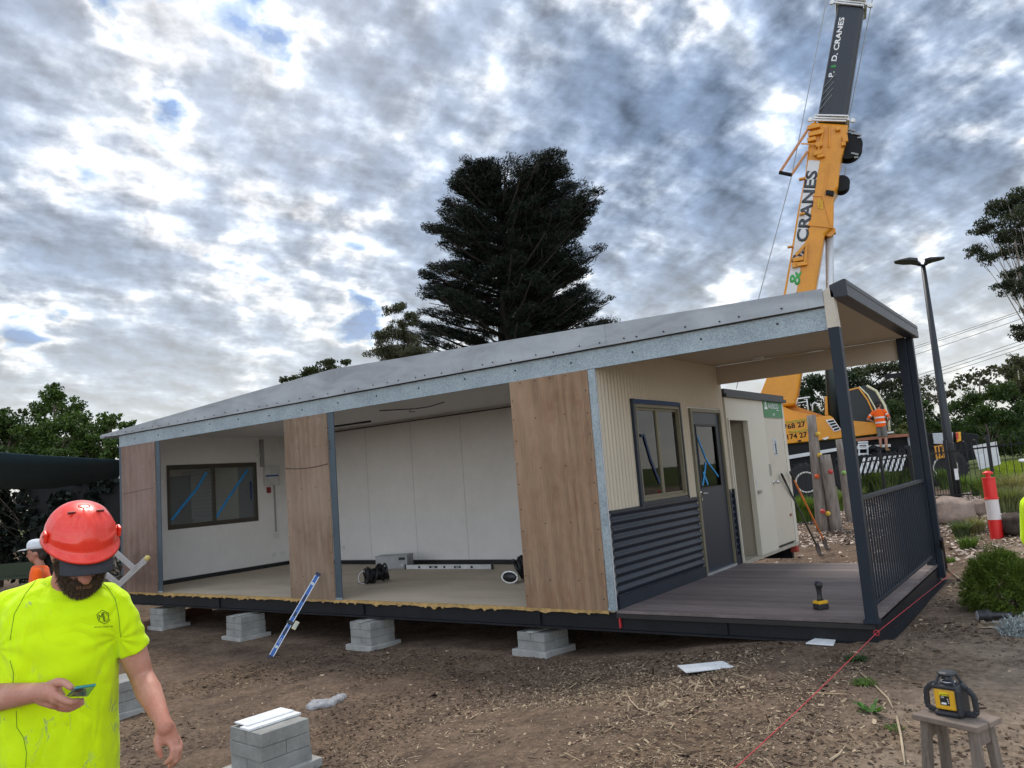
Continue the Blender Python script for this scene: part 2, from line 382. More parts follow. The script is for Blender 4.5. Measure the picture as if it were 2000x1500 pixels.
def mat_flash():
    m,t,b=newmat('weathered_flashing'); co=objc(t)
    n=t.noise(t.mapping(co,(1,1,3)),1.4,6,.6,.6); n2=t.noise(t.mapping(co,(9,9,1)),2.0,4,.6); n3=t.noise(co,40,3,.7)
    c=t.mix(t.ramp(n,[(.35,0),(.65,1)]),(.27,.29,.31),(.42,.45,.47)); c=t.mix(t.ramp(n2,[(.56,0),(.72,.6)]),c,(.36,.35,.33)); c=t.mix(t.ramp(n3,[(.62,0),(.70,.5)]),c,(.25,.22,.2))
    t.link(c,b.inputs['Base Color']); b.inputs['Metallic'].default_value=.25; t.link(t.math('MULTIPLY_ADD',n,.4,.3),b.inputs['Roughness']); return m
flash=mat_flash()
def mat_ply(name,seed,tint):
    m,t,b=newmat(name); co=t.mapping(objc(t),loc=(seed,seed*2,seed))
    g=t.noise(t.mapping(co,(11,11,.8)),3.2,9,.7,1.2); g2=t.noise(t.mapping(co,(60,60,1.3)),3,5,.7,.4); lo=t.noise(co,.9,3,.5,.4)
    w=t.n.new('ShaderNodeTexWave'); w.wave_type='BANDS'; w.bands_direction='X'; w.inputs['Scale'].default_value=.8; w.inputs['Distortion'].default_value=22; w.inputs['Detail'].default_value=4; w.inputs['Detail Scale'].default_value=.7; t.link(t.mapping(co,(2,2,.22)),w.inputs['Vector'])
    f=t.math('ADD',t.math('MULTIPLY',g,.5),t.math('ADD',t.math('MULTIPLY',g2,.3),t.math('MULTIPLY',w.outputs[1],.10)))
    c=t.mix(t.ramp(f,[(.3,0),(.7,1)]),tuple(x*.50 for x in tint),tuple(x*1.22 for x in tint))
    mo=t.noise(t.mapping(co,(1,1,.45)),5.5,6,.68,.8); c=t.mix(t.ramp(mo,[(.46,0),(.66,.65)]),c,(tint[0]*.62,tint[1]*.50,tint[2]*.45)); c=t.mix(t.ramp(lo,[(.45,0),(.7,.5)]),c,(tint[0]*1.15,tint[1]*1.22,tint[2]*1.3))
    t.link(c,b.inputs['Base Color']); b.inputs['Roughness'].default_value=.8; b.inputs['Specular IOR Level'].default_value=.25
    bump(t,b,f,.35,.003); return m
whitew=mk('white_wallboard',(.77,.76,.74),.6,var=.06,scale=1.2,spec=.3)
black=mk('black_paint',(.012,.013,.015),.5,var=.3)
floorm=mk('particleboard_floor',(.50,.415,.31),.75,var=.16,scale=1.6,stretch=(.6,1.6,1),bmp=.1)
cream=mk('cream_cladding',(.52,.455,.35),.5,var=.05,scale=1.5,spec=.35)
navy=mk('navy_colorbond',(.013,.020,.033),.42,var=.15,scale=2,spec=.5)
navyd=mk('navy_post',(.013,.020,.031),.5,var=.12,scale=2,spec=.3)
soff=mk('soffit_cream',(.52,.45,.35),.7,var=.05,scale=.8)
ceil_=mk('ceiling_white',(.62,.62,.61),.7,var=.04)
beamb=mk('base_beam_black',(.009,.010,.013),.5,var=.4,scale=3,spec=.3)
bld=empty('modular_building',(-7.6,9,-.2),'long cream and white modular building with open plywood panelled front and a verandah','building')
def part(mb,name,m,parent=None,**kw): return mb.build(name,m,parent or bld,**kw)
# floor with ragged foam edge
part(MB().box(-13.66,-4.07,YF+.02,YB-.08,-.022,0),'floor',floorm)
e=MB(); x=-13.66; up=[];dn=[]
while x<-4.12:
    up.append((x,YF-.012,.004)); dn.append((x,YF-.012,-.024-.018*abs(pnoise(Vector((x*5,0,0))))*2-(.02 if random.random()<.09 else 0)-.008*random.random())); x+=.03
n=len(up); vv=up+dn+[(a,YF+.02,c) for a,b,c in up]+[(a,YF+.02,c) for a,b,c in dn]
e.add(vv,[(i,i+1,n+i+1,n+i) for i in range(n-1)]+[(i,2*n+i,2*n+i+1,i+1) for i in range(n-1)]+[(n+i,n+i+1,3*n+i+1,3*n+i) for i in range(n-1)])
part(e,'foam_edge',mk('yellow_foam',(.42,.27,.10),.9,var=.45,scale=14,bmp=.6,bscale=60))
# chassis beams (C section with flange)
c=MB(); c.box(-13.72,XR,YF+.03,YF+.06,-.19,-.03).box(-13.72,XR,YF-.03,YF+.06,-.203,-.185).box(-13.72,XR,YF-.0,YF+.06,-.045,-.03)
c.box(XR-.03,XR,YF+.05,YB,-.19,-.05).box(XR-.03,XR+.09,YF-.03,YB,-.2035,-.1875)
c.box(-13.72,XR,YB-.03,YB,-.2,-.04)
for xx in [-12.6+1.2*i for i in range(10)]: c.box(xx,xx+.05,YF+.07,YB-.05,-.18,-.03)
for xx in (-10.9,-7.75,-5.0,-2.9): c.box(xx,xx+.012,YF+.005,YF+.031,-.186,-.046)
part(c,'chassis_beam',beamb)
part(MB().box(-4.02,-4.005,YF+.0,YF+.028,-.17,-.045),'paint_mark',mk('red_spray',(.5,.03,.03),.6))
# deck boards
b_=MB(); y=YF+.005; 
while y<YB-.03: b_.box(-4.04,XR+.005,y,y+.131,-.028,.0); y+=.14
deckm=mk('composite_deck',(.165,.130,.122),.62,var=.38,scale=5,stretch=(.5,8,1),isl=.26,bmp=.15,bscale=30)
part(b_,'deck',deckm,bevel=.003)
part(MB().box(-4.04,XR+.006,YF-.008,YF+.003,-.07,-.03),'deck_fascia',mk('deck_fascia_dark',(.018,.015,.015),.6))
# walls
wb=MB(); X0,X1=-13.73,-13.65
wy0,wy1,wz0,wz1=8.02,9.90,.99,2.11
wb.box(X0,X1,YF+.06,wy0,0,2.72).box(X0,X1,wy1,YB,0,2.72).box(X0,X1,wy0,wy1,0,wz0).box(X0,X1,wy0,wy1,wz1,2.72)
part(wb,'end_wall',whitew)
part(MB().box(-13.65,-4.13,YB-.08,YB,0,2.72),'back_wall',whitew)
jt=MB()
for xx in (-12.45,-11.25,-10.05,-8.85,-7.65,-6.45,-5.25): jt.box(xx,xx+.012,YB-.083,YB-.0795,.075,2.64)
part(jt,'wall_joint',mk('joint_white',(.58,.575,.56),.6))
part(MB().box(-13.65,-4.13,YB-.115,YB-.08,.0,.075).box(-13.65,-13.625,YF+.06,YB-.115,.0,.075),'skirting',black)
# porch side wall: core with openings
pw=MB(); A,Bx=-4.13,-4.065
oy=[(7.99,9.20,1.04,2.14),(9.55,10.60,0,2.13)]
pw.box(A,Bx,YF+.06,7.99,0,2.76).box(A,Bx,9.20,9.55,0,2.76).box(A,Bx,10.60,YB,0,2.76).box(A,Bx,7.99,9.20,0,1.04).box(A,Bx,7.99,9.20,2.14,2.76).box(A,Bx,9.55,10.60,2.13,2.76)
part(pw,'partition_wall',whitew)
def corr(mb,y0,y1,z0,z1,vert,pitch,amp,xb):
    if vert:
        n=max(2,int((y1-y0)/pitch*8)); L=[(y0+(y1-y0)*i/n) for i in range(n+1)]
        pts=[(xb+amp*(.5+.5*math.cos(2*math.pi*l/pitch)),l) for l in L]
        V=[(x,y,z0) for x,y in pts]+[(x,y,z1) for x,y in pts]
    else:
        n=max(2,int((z1-z0)/pitch*8)); L=[(z0+(z1-z0)*i/n) for i in range(n+1)]
        def pr(l):
            u=(l/pitch)%1; return xb+amp*(.5+.5*math.cos(2*math.pi*u))
        V=[(pr(l),y0,l) for l in L]+[(pr(l),y1,l) for l in L]
    k=n+1; mb.add(V,[(i,i+1,k+i+1,k+i) for i in range(n)])
cc=MB()
for a in ((YF+.075,7.97,1.0,2.757),(7.97,9.22,2.165,2.757),(9.22,9.53,1.0,2.757),(9.53,10.62,2.155,2.757),(10.62,YB-.01,1.0,2.757)): corr(cc,*a,True,.0765,.016,-4.062)
part(cc,'upper_cladding',cream,smooth=True)
cc=MB()
for a in ((YF+.075,9.52,.13,.975),(10.635,YB-.02,.13,.975)): corr(cc,*a,False,.088,.026,-4.06)
part(cc,'lower_cladding',navy,smooth=True)
part(MB().box(-4.062,-4.028,YF+.075,9.52,.0,.128).box(-4.062,-4.036,YF+.075,9.52,.976,.998).box(-4.062,-4.028,10.635,YB-.02,.0,.128).box(-4.06,-4.02,10.60,10.634,0,1.03).box(-4.06,-4.02,YB-.02,YB+.01,0,1.03),'cladding_trim',navy)
# front steel posts & ply panels
part(MB().box(-13.73,-13.63,YF,YF+.06,-.03,2.49),'steel_post',steel)
for x0,x1,mm in ((-12.545,-12.42,steel),(-8.235,-8.115,steel),(-4.122,-4.036,galv)):
    p=MB(); p.box(x0,x0+.012,YF-.004,YF+.07,0,2.485).box(x0+.012,x1,YF-.004,YF+.008,0,2.485); part(p,'steel_post',mm)
    part(MB().box(x0-.01,x1+.01,YF-.012,YF-.0045,0.001,.028),'post_shoe',galv)
pl=[(-13.625,-12.55,(.27,.185,.145),1.3),(-9.15,-8.24,(.29,.205,.14),4.7),(-5.142,-4.126,(.345,.225,.14),8.2)]
for x0,x1,tint,sd in pl:
    o=part(MB().box(x0,x1,YF-.016,YF-.004,.0,2.488),'plywood_panel',mat_ply('plywood_%.0f'%sd,sd,tint))
    s=MB()
    for zz in np.arange(.12,2.45,.24):
        for xx in (x0+.03,x1-.03): s.lathe([(0,0),(.008,.0),(.008,.002),(0,.002)],(xx+random.uniform(-.006,.006),YF-.017,zz+random.uniform(-.02,.02)),az=(0,-1,0),n=6)
    for zz in (.3,.9,1.5,2.05):
        for xx in ((x0*2+x1)/3,(x0+x1*2)/3): s.lathe([(0,0),(.008,.0),(.008,.002),(0,.002)],(xx+random.uniform(-.03,.03),YF-.017,zz),az=(0,-1,0),n=6)
    for xx in np.arange(x0+.15,x1-.1,.2): s.lathe([(0,0),(.008,.0),(.008,.002),(0,.002)],(xx,YF-.017,2.46),az=(0,-1,0),n=6)
    join(o,part(s,'tmp',black))
# tape seam line marks on ply
st=MB(); st.tube([(-9.145+.9*i/12,YF-.017,1.80-.03*math.sin(math.pi*i/12)+.0*i) for i in range(13)],.006,5); part(st,'stain_line',mk('dark_stain',(.07,.05,.04),.9))
st=MB(); st.tube([(-13.6+1.0*i/8,YF-.017,1.66+.06*i/8) for i in range(9)],.003,5); part(st,'stain_line',mk('dark_stain',(.07,.05,.04),.9))
text(bld,'handwriting','2440',MATS['dark_stain'],(-8.19,YF-.006,1.98),(0,0,1),(-1,0,0),.05,.001)
# beam and flashing along the cut roof edge
bm=MB().box(-13.73,-1.668,YF-.006,YF+.05,2.49,2.503).box(-13.73,-1.668,YF+.006,YF+.02,2.503,2.688).box(-13.73,-1.668,YF-.006,YF+.05,2.688,2.70)
rbeam=part(bm,'roof_beam',galv)
sc_=MB()
for i in range(16): sc_.lathe([(0,0),(.011,.0),(.011,.006),(0,.006)],(-13.2+.74*i,YF+.005,2.60+random.uniform(-.02,.02)),az=(0,-1,0),n=8)
sf=MB()
for i in range(46): sf.lathe([(0,0),(.009,.0),(.009,.005),(0,.005)],(-13.9+.262*i+random.uniform(-.08,.08),YF-.047,2.735+random.uniform(-.008,.012)),az=(0,-1,0),n=8)
part(MB().box(-13.73,-1.668,YF-.010,YF+.006,2.6885,2.7005),'gap_shadow_strip',black)  # black strip painted in as the shadow line below the flashing
join(rbeam,part(sc_,'tmp',black))
fl=MB()
zt=lambda x: 2.758+(3.062-2.758)*(x+14.3)/(6.22) if x<-8.08 else 3.062-(3.062-2.852)*(x+8.08)/(6.42)
zb=lambda x: 2.70 if x>-13.7 else 2.70+.03*(-13.7-x)/.6
def fpiece(x0,x1,yo):
    n=max(2,int((x1-x0)/.25)); T=[];B=[]
    for i in range(n+1):
        x=x0+(x1-x0)*i/n; wv=.004*pnoise(Vector((x*2,yo,0)))
        T.append((x,yo-wv,zt(x)+.004*pnoise(Vector((x*1.7,3,0))))); B.append((x,yo+wv,zb(x)+.004*pnoise(Vector((x*2.3,1,0)))))
    k=n+1; V=T+B+[(a,b+.02,c) for a,b,c in T]+[(a,b+.02,c) for a,b,c in B]
    fl.add(V,[(i,i+1,k+i+1,k+i) for i in range(n)]+[(i,2*k+i,2*k+i+1,i+1) for i in range(n)]+[(k+i,k+i+1,3*k+i+1,3*k+i) for i in range(n)]+[(0,k,3*k,2*k),(n,2*k+n,3*k+n,k+n)])
fpiece(-14.3,-8.10,YF-.038); fpiece(-8.13,-3.85,YF-.046); fpiece(-3.9,-1.67,YF-.040)
join(part(fl,'roof_flashing',flash),part(sf,'tmp',black))
# roof sheets
rf=MB()
rf.prism([(-14.32,YF+.0,2.74),(-8.08,YF+.0,3.05),(-8.08,YF+.0,3.01),(-13.75,YF+.0,2.705),(-14.32,YF+.0,2.715)],(0,YB-YF+.1,0))
rf.prism([(-8.08,YF+.0,3.05),(-1.62,YF+.0,2.838),(-1.62,YF+.0,2.80),(-8.08,YF+.0,3.01)],(0,YB-YF+.1,0))
part(rf,'roof',mk('roof_sheet',(.45,.46,.47),.45,.3,var=.1))
part(MB().box(-13.65,-4.13,YF+.05,YB-.08,2.655,2.68),'ceiling',ceil_)
part(MB().box(-13.62,-4.15,YB-.12,YB-.10,2.60,2.62),'cable_tray',mk('dark_conduit',(.05,.05,.05),.6))
wr=MB(); wr.tube([(-9.0,8.9,2.645),(-8.6,9.1,2.63),(-8.3,9.0,2.60),(-8.15,9.15,2.62),(-7.8,9.1,2.648)],.008,5)
part(wr,'loose_cable',black); part(MB().tube([(-8.4,9.0,2.62),(-8.35,8.9,2.56),(-8.28,8.95,2.55)],.006,5),'loose_cable',black); part(MB().tube([(-12.6,10.0,2.64),(-10.4,10.05,2.64)],.02,6),'conduit',black)
# end eave at the left
part(MB().box(-14.34,-14.2,YF-.02,YB+.1,2.70,2.742),'eave_gutter',flash)
# porch roof
part(MB().box(-4.06,XR-.005,YF+.05,YB-.12,2.758,2.775),'soffit',soff)
part(MB().box(-4.06,XR-.03,YB-.12,YB-.07,2.50,2.757),'rear_beam',soff)
part(MB().box(-3.4,-3.28,10.3,10.42,2.72,2.757),'soffit_light',mk('white_plastic',(.7,.7,.68),.4))
part(MB().prism([(-1.668,YF-.03,2.50),(-1.575,YF-.03,2.50),(-1.585,YF-.03,2.80),(-1.615,YF-.03,2.862),(-1.668,YF-.03,2.83)],(0,.085,0)),'beam_end_cap',mk('cream_cap',(.52,.47,.38),.6))
part(MB().box(-1.664,-1.572,YF-.028,YF+.06,-.02,2.499),'front_post',navyd,bevel=.004)
part(MB().box(-1.68,-1.555,YF-.035,YF+.07,-.024,.012),'post_base',navyd,bevel=.004)
rp=MB().box(-1.70,-1.60,YB-.16,YB-.06,-.02,2.757).box(-1.597,-1.527,YB-.11,YB-.01,-.16,2.76)
part(rp,'rear_post',navyd,bevel=.003)
g=MB(); prof=[(-1.61,2.77),(-1.61,2.872),(-1.49,2.905),(-1.468,2.900),(-1.468,2.862),(-1.474,2.852),(-1.468,2.842),(-1.468,2.757),(-1.48,2.750),(-1.60,2.758)]
g.prism([(x,YF-.03,z) for x,z in prof],(0,YB-YF+.06,0)); part(g,'gutter',mk('gutter_charcoal',(.024,.028,.037),.4,.0,var=.15,spec=.4),bevel=.003)
# balustrade
bl=empty('balustrade',(-1.63,9,0)); bl.parent=bld; bl.location=Vector((-1.63,9,0))-bld.location
part(MB().box(-1.665,-1.605,YF+.06,YB-.16,.985,1.02),'top_rail',navyd,bl,bevel=.004)
part(MB().box(-1.655,-1.615,YF+.06,YB-.16,.085,.115),'bottom_rail',navyd,bl,bevel=.003)
y=YF+.14
while y<YB-.2: part(MB().box(-1.642,-1.626,y-.008,y+.008,.115,.985),'baluster',navyd,bl); y+=.105
# interior left window
bronze=mk('bronze_frame',(.075,.065,.05),.45,.3,var=.1)
def mat_glass(name,tint=(1,1,1),k=.12):
    m,t,b=newmat(name); t.n.remove(b); out=t.n['Material Output']
    tr=t.n.new('ShaderNodeBsdfTransparent'); tr.inputs[0].default_value=(*tint,1); gl=t.n.new('ShaderNodeBsdfGlossy'); gl.inputs['Roughness'].default_value=.02
    fr=t.n.new('ShaderNodeFresnel'); fr.inputs[0].default_value=1.5; mx=t.n.new('ShaderNodeMixShader')
    t.link(t.math('ADD',fr.outputs[0],k,clamp=True),mx.inputs[0]); t.link(tr.outputs[0],mx.inputs[1]); t.link(gl.outputs[0],mx.inputs[2]); t.link(mx.outputs[0],out.inputs[0]); return m
glass=mat_glass('window_glass',(.62,.66,.66),.05); glassd=mat_glass('door_glass',(.62,.64,.64),.02)
tape=mk('blue_masking_tape',(.02,.27,.62),.6,var=.15)
def winX(x0,x1,y0,y1,z0,z1,fw,mf,mg,parent,mid=True):
    "sliding window in a wall of constant x; returns window part"
    f=MB(); f.box(x0,x1,y0,y0+fw,z0,z1).box(x0,x1,y1-fw,y1,z0,z1).box(x0,x1,y0+fw,y1-fw,z0,z0+fw).box(x0,x1,y0+fw,y1-fw,z1-fw,z1)
    ym=(y0+y1)/2
    o=f.build('window',mf,parent)
    if mid:
        s=MB(); xm=(x0+x1)/2; s.box(xm-.012,xm+.02,ym-.028,ym+.028,z0+fw,z1-fw)
        for a,b in ((y0+fw,ym-.028),(ym+.028,y1-fw)):
            s.box(xm-.01,xm+.015,a,b,z0+fw,z0+fw+.03).box(xm-.01,xm+.015,a,b,z1-fw-.03,z1-fw)
        s.build('sash',mf,o)
    MB().box((x0+x1)/2-.003,(x0+x1)/2+.003,y0+fw,y1-fw,z0+fw,z1-fw).build('pane',mg,o)
    return o
w1=winX(-13.70,-13.635,wy0-.03,wy1+.03,wz0-.03,wz1+.03,.055,bronze,glass,bld)
def tp(pts,wd,parent,x,m=tape,name='tape'):
    q=MB()
    P=[Vector((x,y,z)) for y,z in pts]; up=[];dn=[]
    for i,p in enumerate(P):
        tt=(P[min(i+1,len(P)-1)]-P[max(i-1,0)]).normalized(); nn=Vector((0,-tt.z,tt.y)); up.append(p+nn*wd/2); dn.append(p-nn*wd/2)
    k=len(P); e_=Vector((.003,0,0))
    q.add(up+dn+[a+e_ for a in up]+[a+e_ for a in dn],[(i,i+1,k+i+1,k+i) for i in range(k-1)]+[(2*k+i,3*k+i,3*k+i+1,2*k+i+1) for i in range(k-1)]+[(i,2*k+i,2*k+i+1,i+1) for i in range(k-1)]+[(k+i,k+i+1,3*k+i+1,3*k+i) for i in range(k-1)])
    return q.build(name,m,parent)
L=lambda x,y:(lambda v:(v.y,v.z))(onX(x,y,-13.65))
tp([L(336,1016),L(356,990),L(385,955),L(404,922)],.048,w1,-13.664); tp([L(423,1010),L(452,965),L(484,918)],.048,w1,-13.664); tp([L(492,975),L(490,940)],.04,w1,-13.662,mk('navy_tape',(.01,.04,.12),.6))
# switchboard etc.
wp=mk('white_plastic',(.7,.7,.68),.4)
sb=part(MB().box(-13.648,-13.56,10.09,10.44,1.65,2.04),'switchboard',mk('grey_enclosure',(.56,.56,.55),.45),bevel=.006)
MB().box(-13.5595,-13.557,10.085,10.40,1.83,1.865).build('tape',mk('blue_label',(.02,.10,.28),.6),sb)
part(MB().box(-13.648,-13.61,10.16,10.24,1.50,1.62),'isolator_switch',mk('red_switch',(.25,.02,.02),.5))
part(MB().box(-13.648,-13.63,10.33,10.36,.70,1.65).box(-13.648,-13.6,10.02,10.10,2.04,2.6),'conduit',mk('grey_conduit',(.33,.33,.33),.5))
for yy,z0,z1,wd in ((10.28,.56,.66,.14),(10.22,.20,.28,.10),(10.42,.20,.28,.12),(9.93,2.24,2.32,.13),(10.32,2.34,2.44,.12)): part(MB().box(-13.648,-13.636,yy,yy+wd,z0,z1),'socket',wp,bevel=.003)
part(MB().box(-12.08,-11.98,YB-.092,YB-.0815,.28,.36),'socket',wp,bevel=.003)
# porch window
oly=mk('olive_frame',(.20,.18,.12),.5,.2,var=.08)
w2=winX(-4.125,-4.03,7.99,9.20,1.04,2.14,.034,oly,glassd,bld)
MB().box(-4.06,-4.022,7.93,7.985,.985,2.20).box(-4.06,-4.022,9.205,9.235,1.0,2.19).box(-4.06,-4.022,7.985,9.235,.999,1.035).build('frame',navy,w2)
tp([(7.95,2.17),(8.6,2.172),(9.2,2.168)],.05,w2,-4.024,mk('navy_tape',(.01,.04,.12),.6)); tp([(8.14,1.78),(8.22,1.79),(8.34,1.5),(8.52,1.22)],.04,w2,-4.066,mk('navy_tape2',(.008,.03,.09),.6))
# blind / curtain behind right half
MB().box(-4.16,-4.155,8.63,9.16,1.08,1.80).build('blind',mk('grey_blind',(.34,.34,.32),.8,var=.1,scale=3,stretch=(1,1,.3)),w2)
MB().box(-4.16,-4.155,8.63,9.16,1.86,2.1).build('blind',mk('pale_blind',(.55,.58,.60),.8),w2)
# door
d_=part(MB().box(-4.105,-4.06,9.60,9.72,.03,2.08).box(-4.105,-4.06,10.44,10.56,.03,2.08).box(-4.105,-4.06,9.72,10.44,.03,1.10).box(-4.105,-4.06,9.72,10.44,1.92,2.08),'door',mk('door_navy',(.017,.025,.040),.4,var=.06))
MB().box(-4.085,-4.08,9.72,10.44,1.10,1.92).build('pane',glassd,d_)
MB().box(-4.058,-4.052,9.71,9.735,1.09,1.93).box(-4.058,-4.052,10.40,10.45,1.09,1.93).box(-4.058,-4.052,9.735,10.40,1.09,1.105).box(-4.058,-4.052,9.735,10.40,1.905,1.93).build('glazing_bead',black,d_)
tp([(9.76,1.82),(10.02,1.45),(10.38,1.22)],.026,d_,-4.076,tape); tp([(9.80,1.13),(9.92,1.3),(9.98,1.42)],.04,d_,-4.0755,tape); tp([(9.86,1.3),(9.98,1.13)],.04,d_,-4.075,tape)
chrome=mk('chrome',(.6,.6,.6),.2,.9,var=.05)
h=MB(); h.lathe([(0,0),(.03,0),(.03,.012),(.012,.015),(.012,.05),(0,.05)],(-4.06,9.66,1.03),az=(1,0,0),n=14); h.tube([(-4.015,9.66,1.03),(-4.01,9.70,1.03),(-4.012,9.78,1.02)],.010,8); h.box(-4.06,-4.04,9.645,9.675,.94,.98); h.build('handle',chrome,d_)
part(MB().box(-4.063,-4.03,9.545,9.595,0,2.135).box(-4.063,-4.03,10.565,10.60,0,2.135).box(-4.063,-4.03,9.595,10.565,2.09,2.135),'door_frame',oly)
part(MB().box(-4.10,-4.025,9.56,10.60,.0015,.028),'door_sill',mk('aluminium',(.55,.56,.57),.35,.6))
# ------------------------------------------------------------------ toilet block behind the building
tb=empty('portable_toilet',(-4.9,12.2,-.2),'cream portable toilet block with an open doorway and a green sign behind the verandah','toilet block')
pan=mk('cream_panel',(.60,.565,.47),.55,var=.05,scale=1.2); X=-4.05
q=MB(); y0,y1=10.84,13.56; zt_=2.33
q.box(X-.05,X,y0,10.90,0,zt_).box(X-.05,X,11.68,12.50,0,zt_).box(X-.05,X,13.42,y1,0,zt_).box(X-.05,X,10.90,11.68,2.0,zt_).box(X-.05,X,12.50,13.42,2.06,zt_)
q.box(X-2.3,X-.05,y1-.05,y1,0,zt_).box(X-2.3,X-.05,y0,y0+.05,0,zt_).box(X-2.35,X-2.3,y0,y1,0,zt_)
q.build('wall',pan,tb)
MB().box(X-2.3,X-.0,y0,y1,-.05,.0).build('floor',mk('lino_floor',(.40,.37,.30),.5),tb)
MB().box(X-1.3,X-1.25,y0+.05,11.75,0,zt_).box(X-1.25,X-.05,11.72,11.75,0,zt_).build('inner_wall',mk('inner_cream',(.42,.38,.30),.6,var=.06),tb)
MB().box(X-2.4,X+.05,y0-.03,y1+.05,zt_,zt_+.05).box(X-2.36,X+.02,y0-.03,y1+.02,zt_+.05,zt_+.12).build('roof_trim',mk('roof_trim_dark',(.03,.03,.033),.5),tb)
MB().box(X-.02,X+.02,10.875,10.905,0,2.03).box(X-.06,X+.015,11.665,11.70,0,2.03).box(X-.02,X+.02,10.905,11.665,2.0,2.03).build('door_frame',pan,tb)
dr=MB().box(X-.03,X-.006,12.51,13.41,.04,2.055).build('door',mk('door_cream',(.55,.505,.41),.5,var=.04),tb)
k=MB(); k.lathe([(0,0),(.03,0),(.03,.01),(.012,.014),(.012,.045),(.028,.05),(.03,.075),(.018,.09),(0,.09)],(X-.006,12.61,1.03),az=(1,0,0),n=14); k.build('handle',chrome,dr,smooth=True)
MB().box(X-.006,X+.004,12.46,12.56,1.14,1.32).build('latch_plate',mk('dull_steel',(.35,.34,.32),.4,.7),dr)
MB().box(X-.006,X+.002,12.82,13.0,1.46,1.72).build('notice',mk('sticker_grey',(.50,.54,.58),.5),dr)
pg=MB(); sx=X+.003
pg.ball((sx,12.91,1.675),(.003,.018,.018),nu=10,nv=6); pg.box(sx-.001,sx+.003,12.885,12.935,1.58,1.65).box(sx-.001,sx+.003,12.89,12.907,1.50,1.58).box(sx-.001,sx+.003,12.913,12.93,1.50,1.58)
join(pg.build('pictogram',black,dr),MB().box(sx-.001,sx+.0025,12.86,12.96,1.475,1.49).build('t',black,dr))
MB().box(X-.006,X+.01,13.25,13.33,.44,.48).build('vent_tab',mk('rust_tab',(.25,.12,.08),.7),dr)
MB().box(X+.001,X+.03,11.80,11.93,.90,.945).build('lock_bar',mk('dull_steel',(.35,.34,.32),.4,.7),tb)
MB().box(X,X+.006,11.78,11.86,1.0,1.12).build('lock_cover',mk('bright_tab',(.6,.6,.6),.4,.3),tb)
sg=MB().box(X,X+.008,12.50,13.46,2.07,2.36).build('sign',mk('sign_green',(.045,.20,.075),.5,var=.08),tb)
wt=mk('sign_white',(.8,.8,.8),.5,var=.02)
yd=Vector((0,0,1)); text(sg,'lettering','AUSCO',wt,(X+.011,12.735,2.215),(0,1,0),yd,.085,.002,bold=.012,squash=1.32)
text(sg,'lettering','MODULAR',wt,(X+.011,13.14,2.185),(0,1,0),yd,.018,.002,squash=1.2)
text(sg,'lettering','5071',wt,(X+.011,12.93,2.10),(0,1,0),yd,.04,.002)
lg=MB(); lg.prism([(X+.009,12.55,2.20),(X+.009,12.60,2.33),(X+.009,12.635,2.33),(X+.009,12.60,2.235),(X+.009,12.66,2.235),(X+.009,12.66,2.20)],(.002,0,0)); lg.prism([(X+.009,12.64,2.32),(X+.009,12.70,2.20),(X+.009,12.672,2.20),(X+.009,12.625,2.30)],(.002,0,0)); lg.build('emblem',wt,sg)
for ya_ in (y0+.1,y1-.25): MB().box(X-2.3,X-.06,ya_,ya_+.1,-.25,-.05).build('skid_beam',beamb,tb)
MB().box(X-.07,X+.03,13.3,13.42,-.15,-.06).build('corner_block',mk('red_block',(.35,.05,.03),.7),tb)
# ------------------------------------------------------------------ shovels
def shovel(foot,top,hm,label,T):
    f=onG(*foot); tpnt=T; a=(tpnt-f).normalized(); s=empty('shovel',f,label,'shovel','long handled shovels leaning at the toilet block')
    neck=f+a*.42; MB().tube([f+a*.36,neck,neck+a*.02,tpnt-a*.25],[.02,.019,.017,.016],10).build('handle',hm,s,smooth=True)
    MB().tube([tpnt-a*.26,tpnt-a*.03,tpnt],[.019,.021,.012],10).build('grip',black,s,smooth=True)
    side=a.cross(Vector((1,0,0))).normalized(); nrm_=side.cross(a)
    bl_=MB(); rings=[]
    for i,(u,wd,dp) in enumerate([(.0,.015,.0),(.05,.07,.012),(.14,.10,.022),(.26,.108,.028),(.30,.08,.03),(.34,.03,.026),(.42,.022,.0)]):
        pts=[]
        for kk in range(9):
            tt=-1+2*kk/8; pts.append(f+a*u+side*(tt*wd)+nrm_*(dp*(tt*tt-1)))
        pts+= [p+nrm_*.006 for p in reversed(pts)]; rings.append(pts)
    bl_.loft(rings); bl_.build('blade',mk('shovel_steel',(.16,.15,.145),.45,.6,var=.3),s,smooth=True)
shovel((1603,1082),(1527,925),mk('grey_handle',(.045,.05,.042),.5),'dark grey handled shovel leaning on the cream door',onX(1526,925,-4.0))
shovel((1616,1070),(1543,921),mk('orange_handle',(.62,.17,.03),.5),'shovel with a bright orange handle beside the cream toilet door',onX(1543,921,-3.98))
